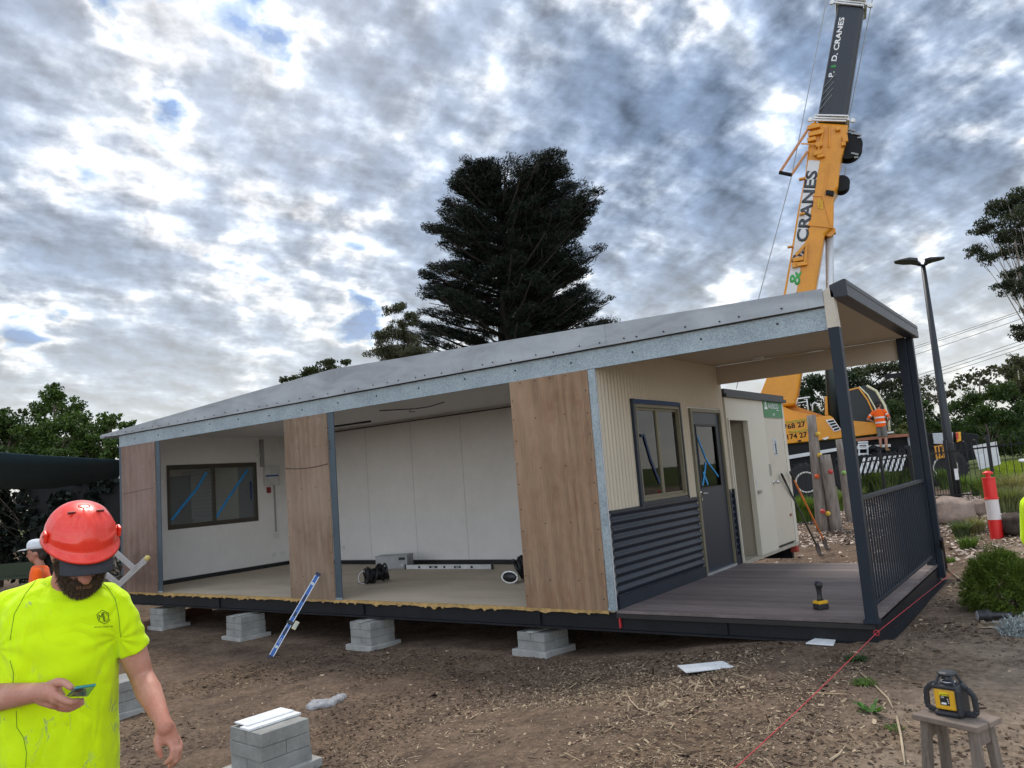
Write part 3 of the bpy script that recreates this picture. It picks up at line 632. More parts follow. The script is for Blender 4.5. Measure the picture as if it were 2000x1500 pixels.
# ------------------------------------------------------------------ block piers
conc=mk('concrete_block',(.27,.27,.25),.9,var=.28,scale=6,bmp=.45,bscale=110,bdist=.004,isl=.07)
conp=mk('concrete_pad',(.34,.335,.31),.85,var=.25,scale=5,bmp=.4,bscale=90)
def pier(px,py,courses,rot,label,ztop=None,packer=0,P=None,lead=False):
    h=.0925*courses+.05; g=-.3
    for _ in range(12):
        P=onZ(px,py,g+h); g=gh(P.x,P.y)+.004
    s=empty('block_pier',(P.x,P.y,g),label,'block pier','concrete block piers for the building')
    c,sn=math.cos(rot),math.sin(rot); ax=Vector((-c,-sn,0)); ay=Vector((-sn,c,0)); up=Vector((0,0,1))   # from the front right corner: ax to the left, ay away
    def bk(u0,u1,v0,v1,z0,z1,m,name,bv=.004):
        cc=P+ax*((u0+u1)/2)+ay*((v0+v1)/2); cc.z=g+(z0+z1)/2
        MB().obox(cc,ax,ay,up,(u1-u0)/2,(v1-v0)/2,(z1-z0)/2).build(name,m,s,bevel=bv)
    bk(-.05,.45,-.05,.45,-.06,.05,conp,'concrete_pad',.006)
    for i in range(courses):
        z=.05+.0925*i; j=[random.uniform(-.006,.006) for _ in range(8)]
        if (i+courses)%2==(1 if lead else 0):
            bk(j[0],.395+j[1],0+j[2],.193,z,z+.09,conc,'concrete_block'); bk(j[3],.395+j[4],.197,.39,z,z+.09,conc,'concrete_block')
        else:
            bk(j[0],.193,j[2],.39+j[3],z,z+.09,conc,'concrete_block'); bk(.197,.395+j[1],j[2],.39,z,z+.09,conc,'concrete_block')
    z=.05+.0925*courses
    if packer==1: bk(.13,.23,-.03,.36,z,z+.013,conp,'packer',.002)
    if packer==2:
        bk(.13,.25,-.01,.41,z,z+.016,mk('white_sheet',(.72,.73,.73),.7),'packer',.002); bk(.20,.37,.02,.40,z+.0165,z+.026,mk('white_sheet',(.72,.73,.73),.7),'packer',.002)
    return s
pier(1062,1238,2,rad(-8),'two course concrete block pier under the plywood panel beside the verandah',packer=1)
pier(723,1217,3,rad(-4),'grey block pier under the building just right of the leaning blue level',packer=1)
pier(470,1206,3,rad(-4),'grey block pier under the building just left of the leaning blue level',packer=1)
pier(318,1190,3,rad(0),'block pier beneath the far left corner of the building, half hidden by the worker')
pier(510,1434,3,rad(-4),'large concrete block pier with white sheets on top in the open foreground',packer=2)
pier(226,1336,3,rad(0),'block pier standing mostly hidden behind the worker in the red helmet')
# timber edging under the building, tiles, bag
tim=MB(); a=onG(275,1232); b=onG(410,1192); a.z+=.05; b.z=a.z; tim.bar(a,b,.10,.16); tim.build('timber_edging',mk('red_sleeper',(.17,.085,.06),.9,var=.3,scale=9,stretch=(1,1,6),bmp=.4),label='reddish timber sleeper lying under the left end of the building',cat='sleeper')
tile=mk('white_sheet',(.72,.73,.73),.7)
def slab(pts,th,name,m,lift,**kw):
    P=[onG(*p) for p in pts]; z=sum(p.z for p in P)/len(P)+lift; P=[onZ(p[0],p[1],z) for p in pts]
    return MB().prism(P,(0,0,th)).build(name,m,bevel=.002,**kw)
slab([(1574,1258),(1628,1262),(1632,1252),(1592,1249)],.012,'cement_sheet_offcut',tile,.012,label='small white sheet offcut on the dirt against the deck beam',cat='offcut')
slab([(1340,1315),(1434,1304),(1412,1293),(1323,1302)],.010,'cement_sheet_offcut',tile,.030,label='larger white sheet offcut lying alone in the open dirt',cat='offcut')
bg_=MB(); pc=onG(640,1386); 
for (px,py,r) in ((622,1382,.10),(610,1386,.06),(635,1380,.08),(648,1376,.06),(660,1370,.07),(669,1364,.045)):
    p=onG(px,py); bg_.ball((p.x,p.y,p.z+.02),(r,r*.8,r*.55),nu=14,nv=8)
bagm,bt,bb=newmat('clear_film'); bb.inputs['Base Color'].default_value=(.75,.76,.78,1); bb.inputs['Roughness'].default_value=.22; bb.inputs['Alpha'].default_value=.62
bump(bt,bb,bt.noise(objc(bt),28,4,.7,2.5),1.0,.03)
blob(bg_,'plastic_bag',bagm,None,.012,1,(.05,.045),origin=pc,label='crumpled clear plastic bag lying on the dirt behind the foreground pier',cat='plastic bag')
# ------------------------------------------------------------------ spirit levels
lv=empty('spirit_level',onG(528,1284),'long blue spirit level leaning up against the floor edge','spirit level')
p0=onG(528,1284); p1=onY(621,1122,7.05); ax=(p1-p0).normalized(); vw=(p0-CAM).normalized(); sd=ax.cross(vw).normalized(); fr=sd.cross(ax).normalized()
if fr.dot(vw)>0: fr=-fr
blue=mk('level_blue',(.015,.10,.36),.35,var=.1); L_=(p1-p0).length; mid=(p0+p1)/2
MB().obox(mid,ax,sd,fr,L_/2-.02,.022,.012).build('body',blue,lv,bevel=.003)
MB().obox(mid-sd*.026,ax,sd,fr,L_/2-.02,.004,.014).obox(mid+sd*.026,ax,sd,fr,L_/2-.02,.004,.014).build('machined_edge',mk('silver_edge',(.66,.68,.70),.35,.4),lv)
for e in (p0,p1): MB().obox(e,ax,sd,fr,.022,.034,.018).build('end_cap',mk('blue_black',(.01,.02,.06),.5),lv,bevel=.004)
for u in (.12,.88):
    q=p0+ax*L_*u+fr*.0125; v=MB().lathe([(.018,0),(.018,.004),(.010,.004),(.010,0)],q,az=fr,n=16).build('vial',mk('vial_white',(.7,.75,.7),.3),lv)
for u,l in ((.5,.03),(.30,.05),(.70,.05)): MB().obox(p0+ax*L_*u+fr*.0125,ax,sd,fr,l,.012,.003).build('grip_window',black,lv)
text(lv,'lettering','empire',mk('sign_white',(.8,.8,.8),.5),p0+ax*L_*.16+fr*.0128-sd*.008,ax,-sd if (-sd).z>0 else sd,.018,.001)
rc=empty('laser_receiver',p0+ax*L_*.40,'cream and black laser receiver clamped on the leaning blue level','laser receiver'); c0=p0+ax*L_*.40
MB().obox(c0-sd*.075+fr*.02,ax,sd,fr,.055,.028,.014).build('body',mk('receiver_cream',(.62,.56,.38),.5),rc,bevel=.006)
MB().obox(c0-sd*.078+fr*.036,ax,sd,fr,.03,.018,.003).build('screen',mk('screen_grey',(.45,.48,.42),.3),rc)
MB().obox(c0-sd*.02+fr*.02,ax,sd,fr,.02,.06,.012).obox(c0+sd*.035,ax,sd,fr,.014,.012,.03).build('clamp',black,rc,bevel=.003)
# silver level standing on the room floor
l2=empty('spirit_level',onZ(880,1113,0),'long silver spirit level lying flat on the room floor','spirit level')
a=onZ(793,1112,.0); b=onZ(962,1112,0); a.z=b.z=.04; d_x=(b-a).normalized(); dn=Vector((0,0,1)); df=dn.cross(d_x); df=-df if df.y>0 else df
m_=(a+b)/2; LL=(b-a).length; silver=mk('silver_edge',(.66,.68,.70),.35,.4)
MB().obox(m_,d_x,df,dn,LL/2,.012,.036).build('body',silver,l2,bevel=.003)
for e in (a,b): MB().obox(e,d_x,df,dn,.018,.015,.04).build('end_cap',black,l2,bevel=.003)
for u,w_ in ((.17,.022),(.34,.09),(.47,.02),(.62,.07),(.78,.022)): MB().obox(a+d_x*LL*u+df*.0125,d_x,df,dn,w_,.003,.018).build('vial_window',black,l2)
for u in (.34,.62): MB().obox(a+d_x*LL*u+df*.016,d_x,df,dn,.035,.002,.007).build('vial',mk('vial_white',(.7,.75,.7),.3),l2)
# metal box on the floor
tb2=empty('metal_box',onZ(760,1112,0),'grey sheet metal electrical box on the room floor behind the cable coil','metal box')
bx0=onZ(738,1113,0); ax2=Vector((.93,.36,0)).normalized(); ay2=Vector((-.36,.93,0)).normalized(); up=Vector((0,0,1))
gm=mk('box_grey_metal',(.30,.31,.32),.4,.5,var=.15); cen=bx0+ax2*.26+ay2*.15+up*.11
MB().obox(cen,ax2,ay2,up,.30,.14,.11).build('body',gm,tb2,bevel=.004)
MB().obox(cen+up*.115,ax2,ay2,up,.31,.15,.008).build('lid',gm,tb2,bevel=.003)
MB().obox(cen+ax2*.2-ay2*.142+up*.06,ax2,ay2,up,.06,.003,.022).build('label_plate',black,tb2)
MB().obox(cen-ax2*.302,ay2,up,ax2,.05,.04,.004).build('end_plate',mk('end_plate_light',(.5,.5,.5),.4,.3),tb2)
MB().lathe([(.0,0),(.024,0),(.024,.004),(.014,.006),(0,.006)],cen+ax2*.2-ay2*.142-up*.05,az=-ay2,n=12).build('knockout',mk('end_plate_light',(.5,.5,.5),.4,.3),tb2)
# black cable coils
def coil(c,r,axis,n,seed,name,label,extra=None,extent=.16):
    random.seed(seed); s=MB(); axis=Vector(axis).normalized(); a=axis.orthogonal().normalized(); b=axis.cross(a); pts=[]
    for i in range(n*14+1):
        t_=i/14; an=2*math.pi*t_; rr=r*(.72+.26*math.sin(t_*2.3+seed)); off=extent*math.sin(t_*1.7+seed*2)
        wob=Vector((pnoise(Vector((t_*2,seed,0))),pnoise(Vector((t_*2,seed,5))),pnoise(Vector((t_*2,seed,9)))))*.03
        p=Vector(c)+a*rr*math.cos(an)+b*rr*math.sin(an)+axis*off+wob
        p.z=max(.012,p.z); pts.append(p)
    s.tube(pts,.0125,5)
    if extra: s.tube(extra,.009,6)
    return s
cb=mk('cable_black',(.010,.010,.012),.4,spec=.5)
c1=onZ(735,1138,0); root=empty('cable_coil',c1,'black bundled cable coil with a white tag in the middle of the room floor','cable coil','black cable bundles on the room floor')
coil(c1+Vector((0,0,.13)),.14,(.5,.85,.1),24,3,'','',[c1+Vector((-.08,-.05,.02)),c1+Vector((-.16,-.12,.015)),c1+Vector((-.15,-.2,.012))]).build('cable',cb,root,smooth=True)
MB().tube([c1+Vector((-.12,-.16,.10))+Vector((.09*math.cos(a),.02*math.sin(a),.09*math.sin(a))) for a in np.linspace(.4,5.2,16)],.008,6).build('cable_tie',mk('white_plastic',(.7,.7,.68),.4),root,smooth=True)
c2=onZ(1003,1141,0)+Vector((.05,.1,0)); root=empty('cable_coil',c2,'black cable bundle with a flat white rimmed loop against the right plywood panel','cable coil','black cable bundles on the room floor')
coil(c2+Vector((-.06,.30,.20)),.17,(.8,.5,.4),24,8,'','').build('cable',cb,root,smooth=True)
k=MB(); k.tube([c2+Vector((-.14+.13*math.cos(a),-.05,.085+.075*math.sin(a))) for a in np.linspace(0,6.28,24)],.014,6); k.build('plug_ring',mk('white_plastic',(.7,.7,.68),.4),root,smooth=True)
k=MB(); k.ball(c2+Vector((-.14,-.03,.085)),(.13,.07,.075)); k.build('plug_body',cb,root,smooth=True)
# ------------------------------------------------------------------ drill on the deck
dp=onZ(1604,1190,0); dr=empty('cordless_drill',dp,'black and yellow cordless drill standing upright on the deck','cordless drill')
yl=mk('tool_yellow',(.75,.42,.01),.4); tk=mk('tool_black',(.018,.018,.02),.45)
ax=Vector((.85,-.5,0)).normalized(); ay=Vector((.5,.85,0)).normalized()
MB().obox(dp+up*.028,ax,ay,up,.042,.058,.027).build('battery',tk,dr,bevel=.008)
MB().obox(dp+up*.066,ax,ay,up,.044,.052,.014).build('battery_collar',yl,dr,bevel=.006)
hd=MB(); hd.loft([[dp+ay*(.0+.0*z)+ax*(a*math.cos(q_))+ay*(b*math.sin(q_))+up*z for q_ in np.linspace(0,2*math.pi,12,endpoint=False)] for z,a,b in ((.075,.028,.038),(.10,.019,.026),(.15,.018,.024),(.19,.021,.03),(.21,.022,.034))]); hd.build('grip',tk,dr,smooth=True)
hb=MB(); hb.lathe([(.0,-.07),(.026,-.068),(.032,-.05),(.032,.03),(.026,.05),(.022,.07),(.02,.10),(.008,.105),(0,.106)],dp+up*.225,az=ay*.6-ax*.8,n=16); hb.build('motor_housing',tk,dr,smooth=True)
MB().lathe([(.0335,-.03),(.0335,.0)],dp+up*.225,az=ay*.6-ax*.8,n=16).build('band',mk('drill_violet',(.10,.08,.16),.4),dr)
# black flash light style drill body on the ground by the bush
fp=onG(1925,1214); f_=empty('work_light',fp,'black cylindrical work light lying on the path by the silver shrub','work light')
a=Vector((.9,.35,0)).normalized()
MB().lathe([(0,0),(.05,.0),(.052,.01),(.05,.05),(.058,.06),(.056,.10),(.03,.12),(.024,.26),(.03,.28),(0,.29)],fp+up*.052-a*.06,az=a,n=18).build('body',tk,f_,smooth=True)
MB().lathe([(0,-.004),(.04,-.004),(.042,.002),(0,.002)],fp+up*.052-a*.06,az=a,n=18).build('lens',mk('lens_grey',(.5,.52,.55),.15),f_)
# ------------------------------------------------------------------ stool with the rotary laser
g0=J(1866,1420,2.9); topz=.36
T=[onZ(1786,1393,topz),onZ(1915,1425,topz),onZ(1948,1397,topz),onZ(1822,1376,topz)]
cen=sum(T,Vector())/4; ux=((T[1]-T[0])+(T[2]-T[3])).normalized(); uy=Vector((-ux.y,ux.x,0)); uy=uy if uy.y>0 else -uy
lenx=((T[1]-T[0]).length+(T[2]-T[3]).length)/2; leny=((T[3]-T[0]).length+(T[2]-T[1]).length)/2; print('stool',cen,lenx,leny,ux)
wood=mk('grey_timber',(.17,.138,.112),.85,var=.4,scale=7,stretch=(8,8,1.2),bmp=.4,bscale=25,isl=.1); woodt=mk('stool_top_timber',(.20,.155,.125),.8,var=.35,scale=5,bmp=.35,bscale=30,isl=.12)
gs=gh(cen.x,cen.y); st=empty('stool',(cen.x,cen.y,gs),'weathered slatted timber stool carrying the laser level in the right corner','stool')
for i,(v0,v1) in enumerate(((-.5,-.04),(-.02,.5))):
    MB().obox(cen+uy*leny*(v0+v1)/2-up*.011,ux,uy,up,lenx/2+(.004 if i else 0),leny*(v1-v0)/2,.011).build('seat_board',woodt,st,bevel=.004)
for sx_ in(-1,1):
    for sy in(-1,1):
        a=cen+ux*sx_*lenx*.36+uy*sy*leny*.30-up*.022; b=Vector((cen.x,cen.y,gs-.01))+ux*sx_*lenx*.47+uy*sy*leny*.52
        MB().bar(b,a,.038,.03,ux).build('leg',wood,st,bevel=.003)
    a=cen+ux*sx_*lenx*.36-up*.055; MB().obox(a,ux,uy,up,.012,leny*.30,.03).build('apron',wood,st,bevel=.002)
    a=cen+ux*sx_*lenx*.41-up*.33; MB().obox(a,ux,uy,up,.012,leny*.38,.018).build('rung',wood,st,bevel=.002)
MB().obox(cen-up*.31,ux,uy,up,lenx*.40,.01,.016).build('rung',wood,st,bevel=.002)
la=empty('rotary_laser',cen,'yellow and black rotary laser level with side handles standing on the stool','laser level')
S=lenx/.50*.98; lx=(ux*.97+uy*.12).normalized(); ly=up.cross(lx); lc=cen-lx*.02*S+uy*.0
rub=mk('laser_rubber',(.022,.024,.028),.5,var=.2,scale=20); 
MB().obox(lc+up*.13*S-lx*.012*S,lx,ly,up,.082*S,.075*S,.080*S).build('body',mk('laser_yellow',(.72,.40,.02),.4,var=.06),la,bevel=.008)
MB().obox(lc+up*.022*S,lx,ly,up,.105*S,.085*S,.022*S).build('bumper',rub,la,bevel=.010)
MB().obox(lc+up*.225*S,lx,ly,up,.105*S,.088*S,.020*S).build('bumper',rub,la,bevel=.010)
MB().obox(lc+up*.12*S+lx*.088*S,lx,ly,up,.022*S,.092*S,.11*S).build('corner_guard',rub,la,bevel=.010)
for sgn in(-1,1):
    o_=lc+lx*sgn*.0; P_=[o_+lx*sgn*.09*S+up*.235*S,o_+lx*sgn*.135*S+up*.215*S,o_+lx*sgn*.178*S+up*.165*S,o_+lx*sgn*.183*S+up*.06*S,o_+lx*sgn*.172*S+up*.030*S,o_+lx*sgn*.09*S+up*.022*S]
    hnd=MB()
    for a,b in zip(P_,P_[1:]): hnd.bar(a-(b-a)*.08,b+(b-a)*.08,.045*S,.030*S,ly)
    hnd.build('handle',rub,la,bevel=.006)
for a_ in (45,135,225,315):
    c_,s_=math.cos(rad(a_)),math.sin(rad(a_)); MB().bar(lc+up*.235*S+(lx*c_+ly*s_)*.105*S,lc+up*.315*S+(lx*c_+ly*s_)*.055*S,.022*S,.018*S,(lx*-s_+ly*c_)).build('cage_strut',rub,la,bevel=.003)
MB().lathe([(0,.305*S),(.066*S,.305*S),(.078*S,.312*S),(.074*S,.328*S),(.05*S,.336*S),(0,.338*S)],lc,n=8).build('cage_top',rub,la,bevel=.003)
MB().lathe([(.058*S,.244*S),(.058*S,.252*S),(.03*S,.253*S),(.03*S,.29*S),(.024*S,.305*S),(0,.305*S)],lc,n=20).build('rotor',mk('rotor_dark',(.05,.05,.055),.2,.5),la,smooth=True)
MB().tube([lc+up*.258*S+(lx*math.cos(a)+ly*math.sin(a))*.05*S for a in np.linspace(0,6.28,24)],.004*S,6).build('rotor_ring',silver,la)
fc=lc-ly*.0765*S-lx*.012*S; 
pl1=MB().obox(fc+up*.125*S+lx*.0*S,lx,ly,up,.034*S,.002,.036*S).build('data_plate',black,la)
MB().obox(fc+up*.172*S-lx*.003*S,lx,ly,up,.030*S,.0015,.012*S).build('warning_label',mk('label_yellow',(.80,.72,.02),.5),la)
text(la,'lettering','CPI',wt,fc-ly*.003+up*.143*S-lx*.027*S,lx,up,.012*S,.001,bold=.02,shear=.3); text(la,'lettering','DANGER',black,fc-ly*.003+up*.168*S-lx*.008*S,lx,up,.008*S,.001)
MB().obox(fc-ly*.0028+up*.103*S-lx*.006*S,lx,ly,up,.018*S,.001,.007*S).build('serial_label',wt,la)
for i in range(3): MB().lathe([(0,0),(.005*S,0),(.005*S,.001),(0,.001)],fc-ly*.002+up*(.138-.014*i)*S+lx*(.024+.002*i)*S,az=-ly,n=10).build('warning_dot',silver,la)
MB().prism([fc-ly*.003+up*.166*S-lx*.026*S,fc-ly*.003+up*.166*S-lx*.014*S,fc-ly*.003+up*.178*S-lx*.020*S],ly*.001).build('warning_triangle',black,la)
# ------------------------------------------------------------------ string line, prop, sticks
s=MB(); a=onZ(1420,1515,-.19); b=onX(1712,1236,-1.46); cc_=Vector((-1.46,10.9,-.11)); pts=[a+(b-a)*i/12+Vector((0,0,-.012*math.sin(math.pi*i/12))) for i in range(13)]+[cc_]
s.tube(pts,.0027,6); s.tube([b+Vector((.02*math.cos(q_),.0,.02*math.sin(q_))) for q_ in np.linspace(0,6.28,10)],.003,5)
s.build('string_line',mk('red_string',(.50,.035,.05),.6),label='taut red string line running over the dirt to the deck corner',cat='string line')
a=onG(1848,1112); b=Vector((-1.50,11.05,1.0)); MB().tube([a,onX(1838,1052,-1.47)],.022,10).build('steel_prop',beamb,label='short black steel pipe standing in the ground at the rear deck corner',cat='pipe')
def stick(pts,r,label):
    P=[onG(*p,lift=.0)+Vector((0,0,r+.006)) for p in pts]; MB().tube(P,[r*.9]*(len(P)-1)+[r*.4],7).build('stick',mk('bare_stick',(.42,.33,.22),.85,var=.2),smooth=True,label=label,cat='stick')
stick([(1682,1318),(1712,1345),(1735,1368),(1745,1388)],.007,'pale curved stick between the two larger weeds')
stick([(1752,1405),(1760,1440),(1764,1470),(1768,1500)],.008,'pale straight stick in the dirt just left of the stool')
stick([(1222,1352),(1232,1372),(1248,1388),(1283,1398)],.005,'thin bent pale twig alone in the mulch left of the string')
stick([(1849,1113),(1870,1130),(1895,1152)],.012,'stick lying by the black pipe at the deck corner')
stick([(1622,1490),(1640,1478),(1652,1462)],.008,'short stick at the bottom edge between string and stool')
# ------------------------------------------------------------------ bollard
bp=onG(1948,1052); d0=(bp-CAM).dot(FWD); bo=empty('bollard',bp,'red and white plastic bollard standing behind the round green bush','bollard')
k_=(1052-920)/F*d0; H=k_; rr=.5*33/F*d0*.70; red=mk('bollard_red',(.72,.02,.018),.4,var=.06); wh=mk('bollard_white',(.68,.62,.60),.45,var=.05)
MB().lathe([(0,-.1),(rr,-.1),(rr,.28*H),(0,.28*H)],bp,n=20).build('lower_sleeve',red,bo,smooth=False)
MB().lathe([(0,.281*H),(rr*1.01,.281*H),(rr*1.01,.58*H),(0,.58*H)],bp,n=20).build('reflective_band',wh,bo)
MB().lathe([(0,.58*H),(rr*1.12,.58*H),(rr*1.12,.60*H),(rr,.605*H),(rr,.875*H),(rr*1.05,.88*H),(rr*1.05,.90*H),(0,.90*H)],bp,n=20).build('upper_sleeve',red,bo)
MB().lathe([(0,.90*H),(rr*.38,.90*H),(rr*.38,.95*H),(rr*.8,.955*H),(rr*.8,.975*H),(rr*.3,1.0*H),(0,1.0*H)],bp,n=20).build('handle_knob',red,bo)
# ------------------------------------------------------------------ lamp post
lp=onG(1868,972); d0=(lp-CAM).dot(FWD); tp_=J(1797,508,d0); Hh=(tp_-lp).dot(up); tp_=lp+up*Hh; dk=mk('lamp_black',(.022,.026,.030),.45,.2)
ll=empty('street_lamp',lp,'tall dark street lamp with two flat heads behind the fence','street lamp')
MB().tube([lp-up*.1,lp+up*1.5,lp+up*Hh],[.13,.105,.055],14).build('pole',dk,ll,smooth=True)
lat=Vector((FWD.y,-FWD.x,0)).normalized(); lat=lat if lat.dot(ray(2000,750)-ray(0,750))>0 else -lat
for sgn,px in((-1,1752),(1,1840)):
    e=J(px,509 if sgn<0 else 513,d0); c_=tp_+(e-tp_)*.55; a=(e-tp_); a.z=0; Lh=a.length; a.normalize(); n_=up.cross(a)
    q=MB(); q.loft([[tp_+up*.02+a*Lh*u+n_*(w_*v1)+up*(h_*v2+.05*math.sin(u*3)) for v1,v2 in((-1,-1),(1,-1),(1,1),(-1,1))] for u,w_,h_ in((.15,.05,.03),(.35,.09,.04),(.5,.20,.04),(.8,.20,.035),(1.0,.08,.015))])
    hd_=q.build('lamp_head',dk,ll,bevel=.01)
    MB().bar(tp_+up*.02,tp_+a*Lh*.2+up*.02,.05,.05).build('bracket',dk,hd_)
tg=lp+up*.35-(lp-CAM).normalized()*.13; tg=J(1862,925,d0)-(FWD*.135); MB().obox(tg,lat,FWD.cross(lat),up,.05,.006,.13).build('tag_plate',mk('white_plastic',(.7,.7,.68),.4),ll)
# ------------------------------------------------------------------ mobile crane
cn=Vector((ray(1620,850).x,ray(1620,850).y,0)).normalized(); cP=J(1620,900,30)
def K(x,y,off=0):
    "point in the crane's upright plane, off metres nearer"
    r=ray(x,y); o=cP-cn*off; return CAM+r*((o-CAM).dot(cn)/r.dot(cn))
def K2(x,y,off):
    return K(x,y)-cn*off
kx=(K(1700,889)-K(1600,900)).normalized(); kx.z=0; kx.normalize()
oy=mk('crane_yellow',(.64,.255,.003),.4,var=.14,scale=1.2,coat=.1); dkb=mk('crane_black',(.007,.008,.009),.6,var=.3,spec=.25); boomd=mk('boom_charcoal',(.014,.018,.026),.4,var=.15,scale=.7)
silv=mk('crane_silver',(.55,.57,.58),.3,.25,var=.05); wht=mk('crane_white',(.72,.73,.72),.5,var=.06); gry=mk('crane_grey',(.28,.30,.31),.5,var=.08)
cr=empty('mobile_crane',K(1640,965),'big yellow mobile crane with a raised boom parked behind the fence','crane')
def kp(name,pts,o0,o1,m,parent=None,bevel=.02,**kw): return MB().prism([K2(x,y,o0) for x,y in pts],cn*(o0-o1)).build(name,m,parent or cr,bevel=bevel,**kw)
boom=kp('boom_base',[(1584,250),(1657,255),(1648,304),(1641,329),(1637,375),(1629,388),(1628,452),(1611,467),(1595,563),(1566,731),(1556,793),(1500,800),(1484,780),(1501,737),(1533,574),(1544,514),(1558,427),(1574,348)],.65,-.65,oy,bevel=.09)
st1=kp('boom_stage',[(1596,242),(1654,242),(1688,22),(1637,14)],.5,-.5,boomd,bevel=.14,bseg=4) if False else MB().prism([K2(x,y,.5) for x,y in [(1596,242),(1654,242),(1688,22),(1637,14)]],cn*1.0).build('boom_stage',boomd,cr,bevel=.16,bseg=4)
st2=MB().prism([K2(x,y,.42) for x,y in [(1641,16),(1684,20),(1735,-300),(1699,-302)]],cn*.84).build('boom_stage',boomd,cr,bevel=.12,bseg=4)
MB().prism([K2(x,y,.38) for x,y in [(1701,-295),(1733,-293),(1790,-760),(1768,-762)]],cn*.76).build('boom_stage',boomd,cr,bevel=.1,bseg=4)
def collar(a,b,o,name='boom_collar'):
    q=MB(); 
    for dy in (0,7,13): q.bar(K2(a[0]-dy*.3,a[1]+dy*.75,o),K2(b[0]-dy*.3,b[1]+dy*.75,o),.05,.09,cn)
    q.bar(K2(a[0],a[1]+4,o),K2(a[0],a[1]+4,-o),.08,.16).bar(K2(b[0],b[1]+4,o),K2(b[0],b[1]+4,-o),.08,.16).bar(K2(a[0],a[1]+4,-o),K2(b[0],b[1]+4,-o),.08,.16)
    q.bar(K2((a[0]+b[0])/2,(a[1]+b[1])/2+2,o+.04),K2(b[0],b[1]+2,o+.04),.03,.17,cn)
    for p,s_ in ((a,-1),(b,1)):
        q.tube([K2(p[0],p[1]+4,o*.5),K2(p[0]+s_*9,p[1]+2,o*.5),K2(p[0]+s_*14,p[1]+5,o*.5)],.035,6); q.lathe([(0,-.05),(.09,-.05),(.09,.05),(0,.05)],K2(p[0]+s_*9,p[1]+2,o*.5),az=cn,n=8)
    q.build(name,wht,cr)
collar((1592,238),(1656,240),.68); collar((1634,10),(1690,16),.56)
ws=kp('lettering_strip',[(1580,324),(1602,325),(1578,455),(1563,540),(1545,648),(1524,645),(1538,574),(1548,514),(1562,427)],.662,.655,mk('strip_white',(.62,.63,.62),.5,var=.05),bevel=0)
ct=mk('letter_charcoal',(.05,.055,.06),.5,var=.05); gt=mk('letter_green',(.05,.36,.08),.5,var=.05); gl_=mk('letter_lime',(.30,.36,.02),.5,var=.05)
def ktext(par,s,p,q,h,m,off,squash=1,bold=.02):
    a=K2(*p,off); b=K2(*q,off); xd=(b-a).normalized(); yd=cn.cross(xd); 
    if yd.dot(K(p[0]-20,p[1])-K(*p))<0: yd=-yd
    ob=text(par,'lettering',s,m,a,xd,yd,h,.006,bold=bold); w_=max((v.co+ob.matrix_local.translation).dot(xd) for v in ob.data.vertices)-min(v.co.dot(xd) for v in ob.data.vertices); k=(b-a).length/w_
    o0=a-wloc(par)
    for v in ob.data.vertices:
        r=v.co-o0; v.co=o0+xd*(r.dot(xd)*k)+yd*r.dot(yd)
    return ob
u=30/F
ktext(ws,'CRANES',(1577,482),(1598,338),21*u,ct,.668,bold=.03)
ktext(ws,'&',(1562,564),(1567,528),20*u,gt,.668,bold=.02); ktext(ws,'P.',(1557,598),(1560,572),20*u,ct,.668,bold=.03); ktext(ws,'D.',(1567,523),(1572,495),20*u,ct,.668,bold=.03)
ktext(st1,'P.',(1627,163),(1631,145),9.5*u,wt,.508); ktext(st1,'&',(1631.5,144),(1633,134),10*u,gt,.508,bold=.015); ktext(st1,'D. CRANES',(1633,132),(1650,41),9.8*u,wt,.508,bold=.03)
for i in range(4):
    a=(1603+i*1,222-i*13); MB().bar(K2(1601+i*3,226-i*15,.505),K2(1625+i*2.2,196-i*13,.505),.012,.075,cn).build('stripe',gry,st1)
# ribs, brackets and hydraulics on the base section
rb=MB(); rb.bar(K2(1620,330,.66),K2(1608,395,.66),.05,.08,cn).bar(K2(1608,395,.66),K2(1623,450,.66),.05,.08,cn).bar(K2(1578,448,.66),K2(1627,453,.66),.06,.07,cn).bar(K2(1588,392,.66),K2(1606,393,.66),.05,.06,cn).bar(K2(1604,398,.66),K2(1602,414,.66),.03,.3,cn)
rb.build('rib',oy,cr)
kp('sensor_box',[(1614,382),(1629,384),(1628,394),(1613,391)],.75,.5,dkb,bevel=.02)
kp('plate',[(1598,398),(1608,400),(1607,418),(1598,416)],.68,.64,mk('plate_yellow',(.7,.45,.02),.5),bevel=0)
hy=MB()
random.seed(4)
for (x,y,wd,ht) in ((1590,262,24,8),(1594,274,28,9),(1586,286,16,8),(1600,296,12,10),(1604,318,14,6),(1598,312,16,9),(1636,266,8,8),(1650,285,10,14),(1647,295,8,8),(1560,515,20,8),(1566,524,22,8),(1554,526,10,10),(1568,428,10,4),(1545,491,10,3),(1568,361,12,4)):
    MB().obox(K2(x,y,.72),kx,cn,up,wd/2*u,.10,ht/2*u).build('bracket',oy,cr,bevel=.02)
MB().bar(K2(1556,508,.8),K2(1577,484,.8),.10,.10,cn).bar(K2(1577,484,.8),K2(1574,520,.8),.08,.08,cn).build('strut',oy,cr)
hy.bar(K2(1566,295,.8),K2(1600,296,.8),.03,.05).tube([K2(1610,262,.75),K2(1606,280,.75),K2(1600,300,.8),K2(1597,320,.75)],.035,6).tube([K2(1620,258,.72),K2(1619,300,.72)],.03,6)
hy.build('hydraulic_line',oy,cr)
bf=MB(); bf.tube([K2(1584,258,.7),K2(1525,348,.7)],.055,8).tube([K2(1578,308,.7),K2(1547,353,.7)],.055,8); bf.build('guide_frame',mk('frame_pinkish',(.50,.25,.12),.5),cr); MB().tube([K2(1524,348,.7),K2(1548,353,.7)],.075,8).build('guide_roller',dkb,cr)
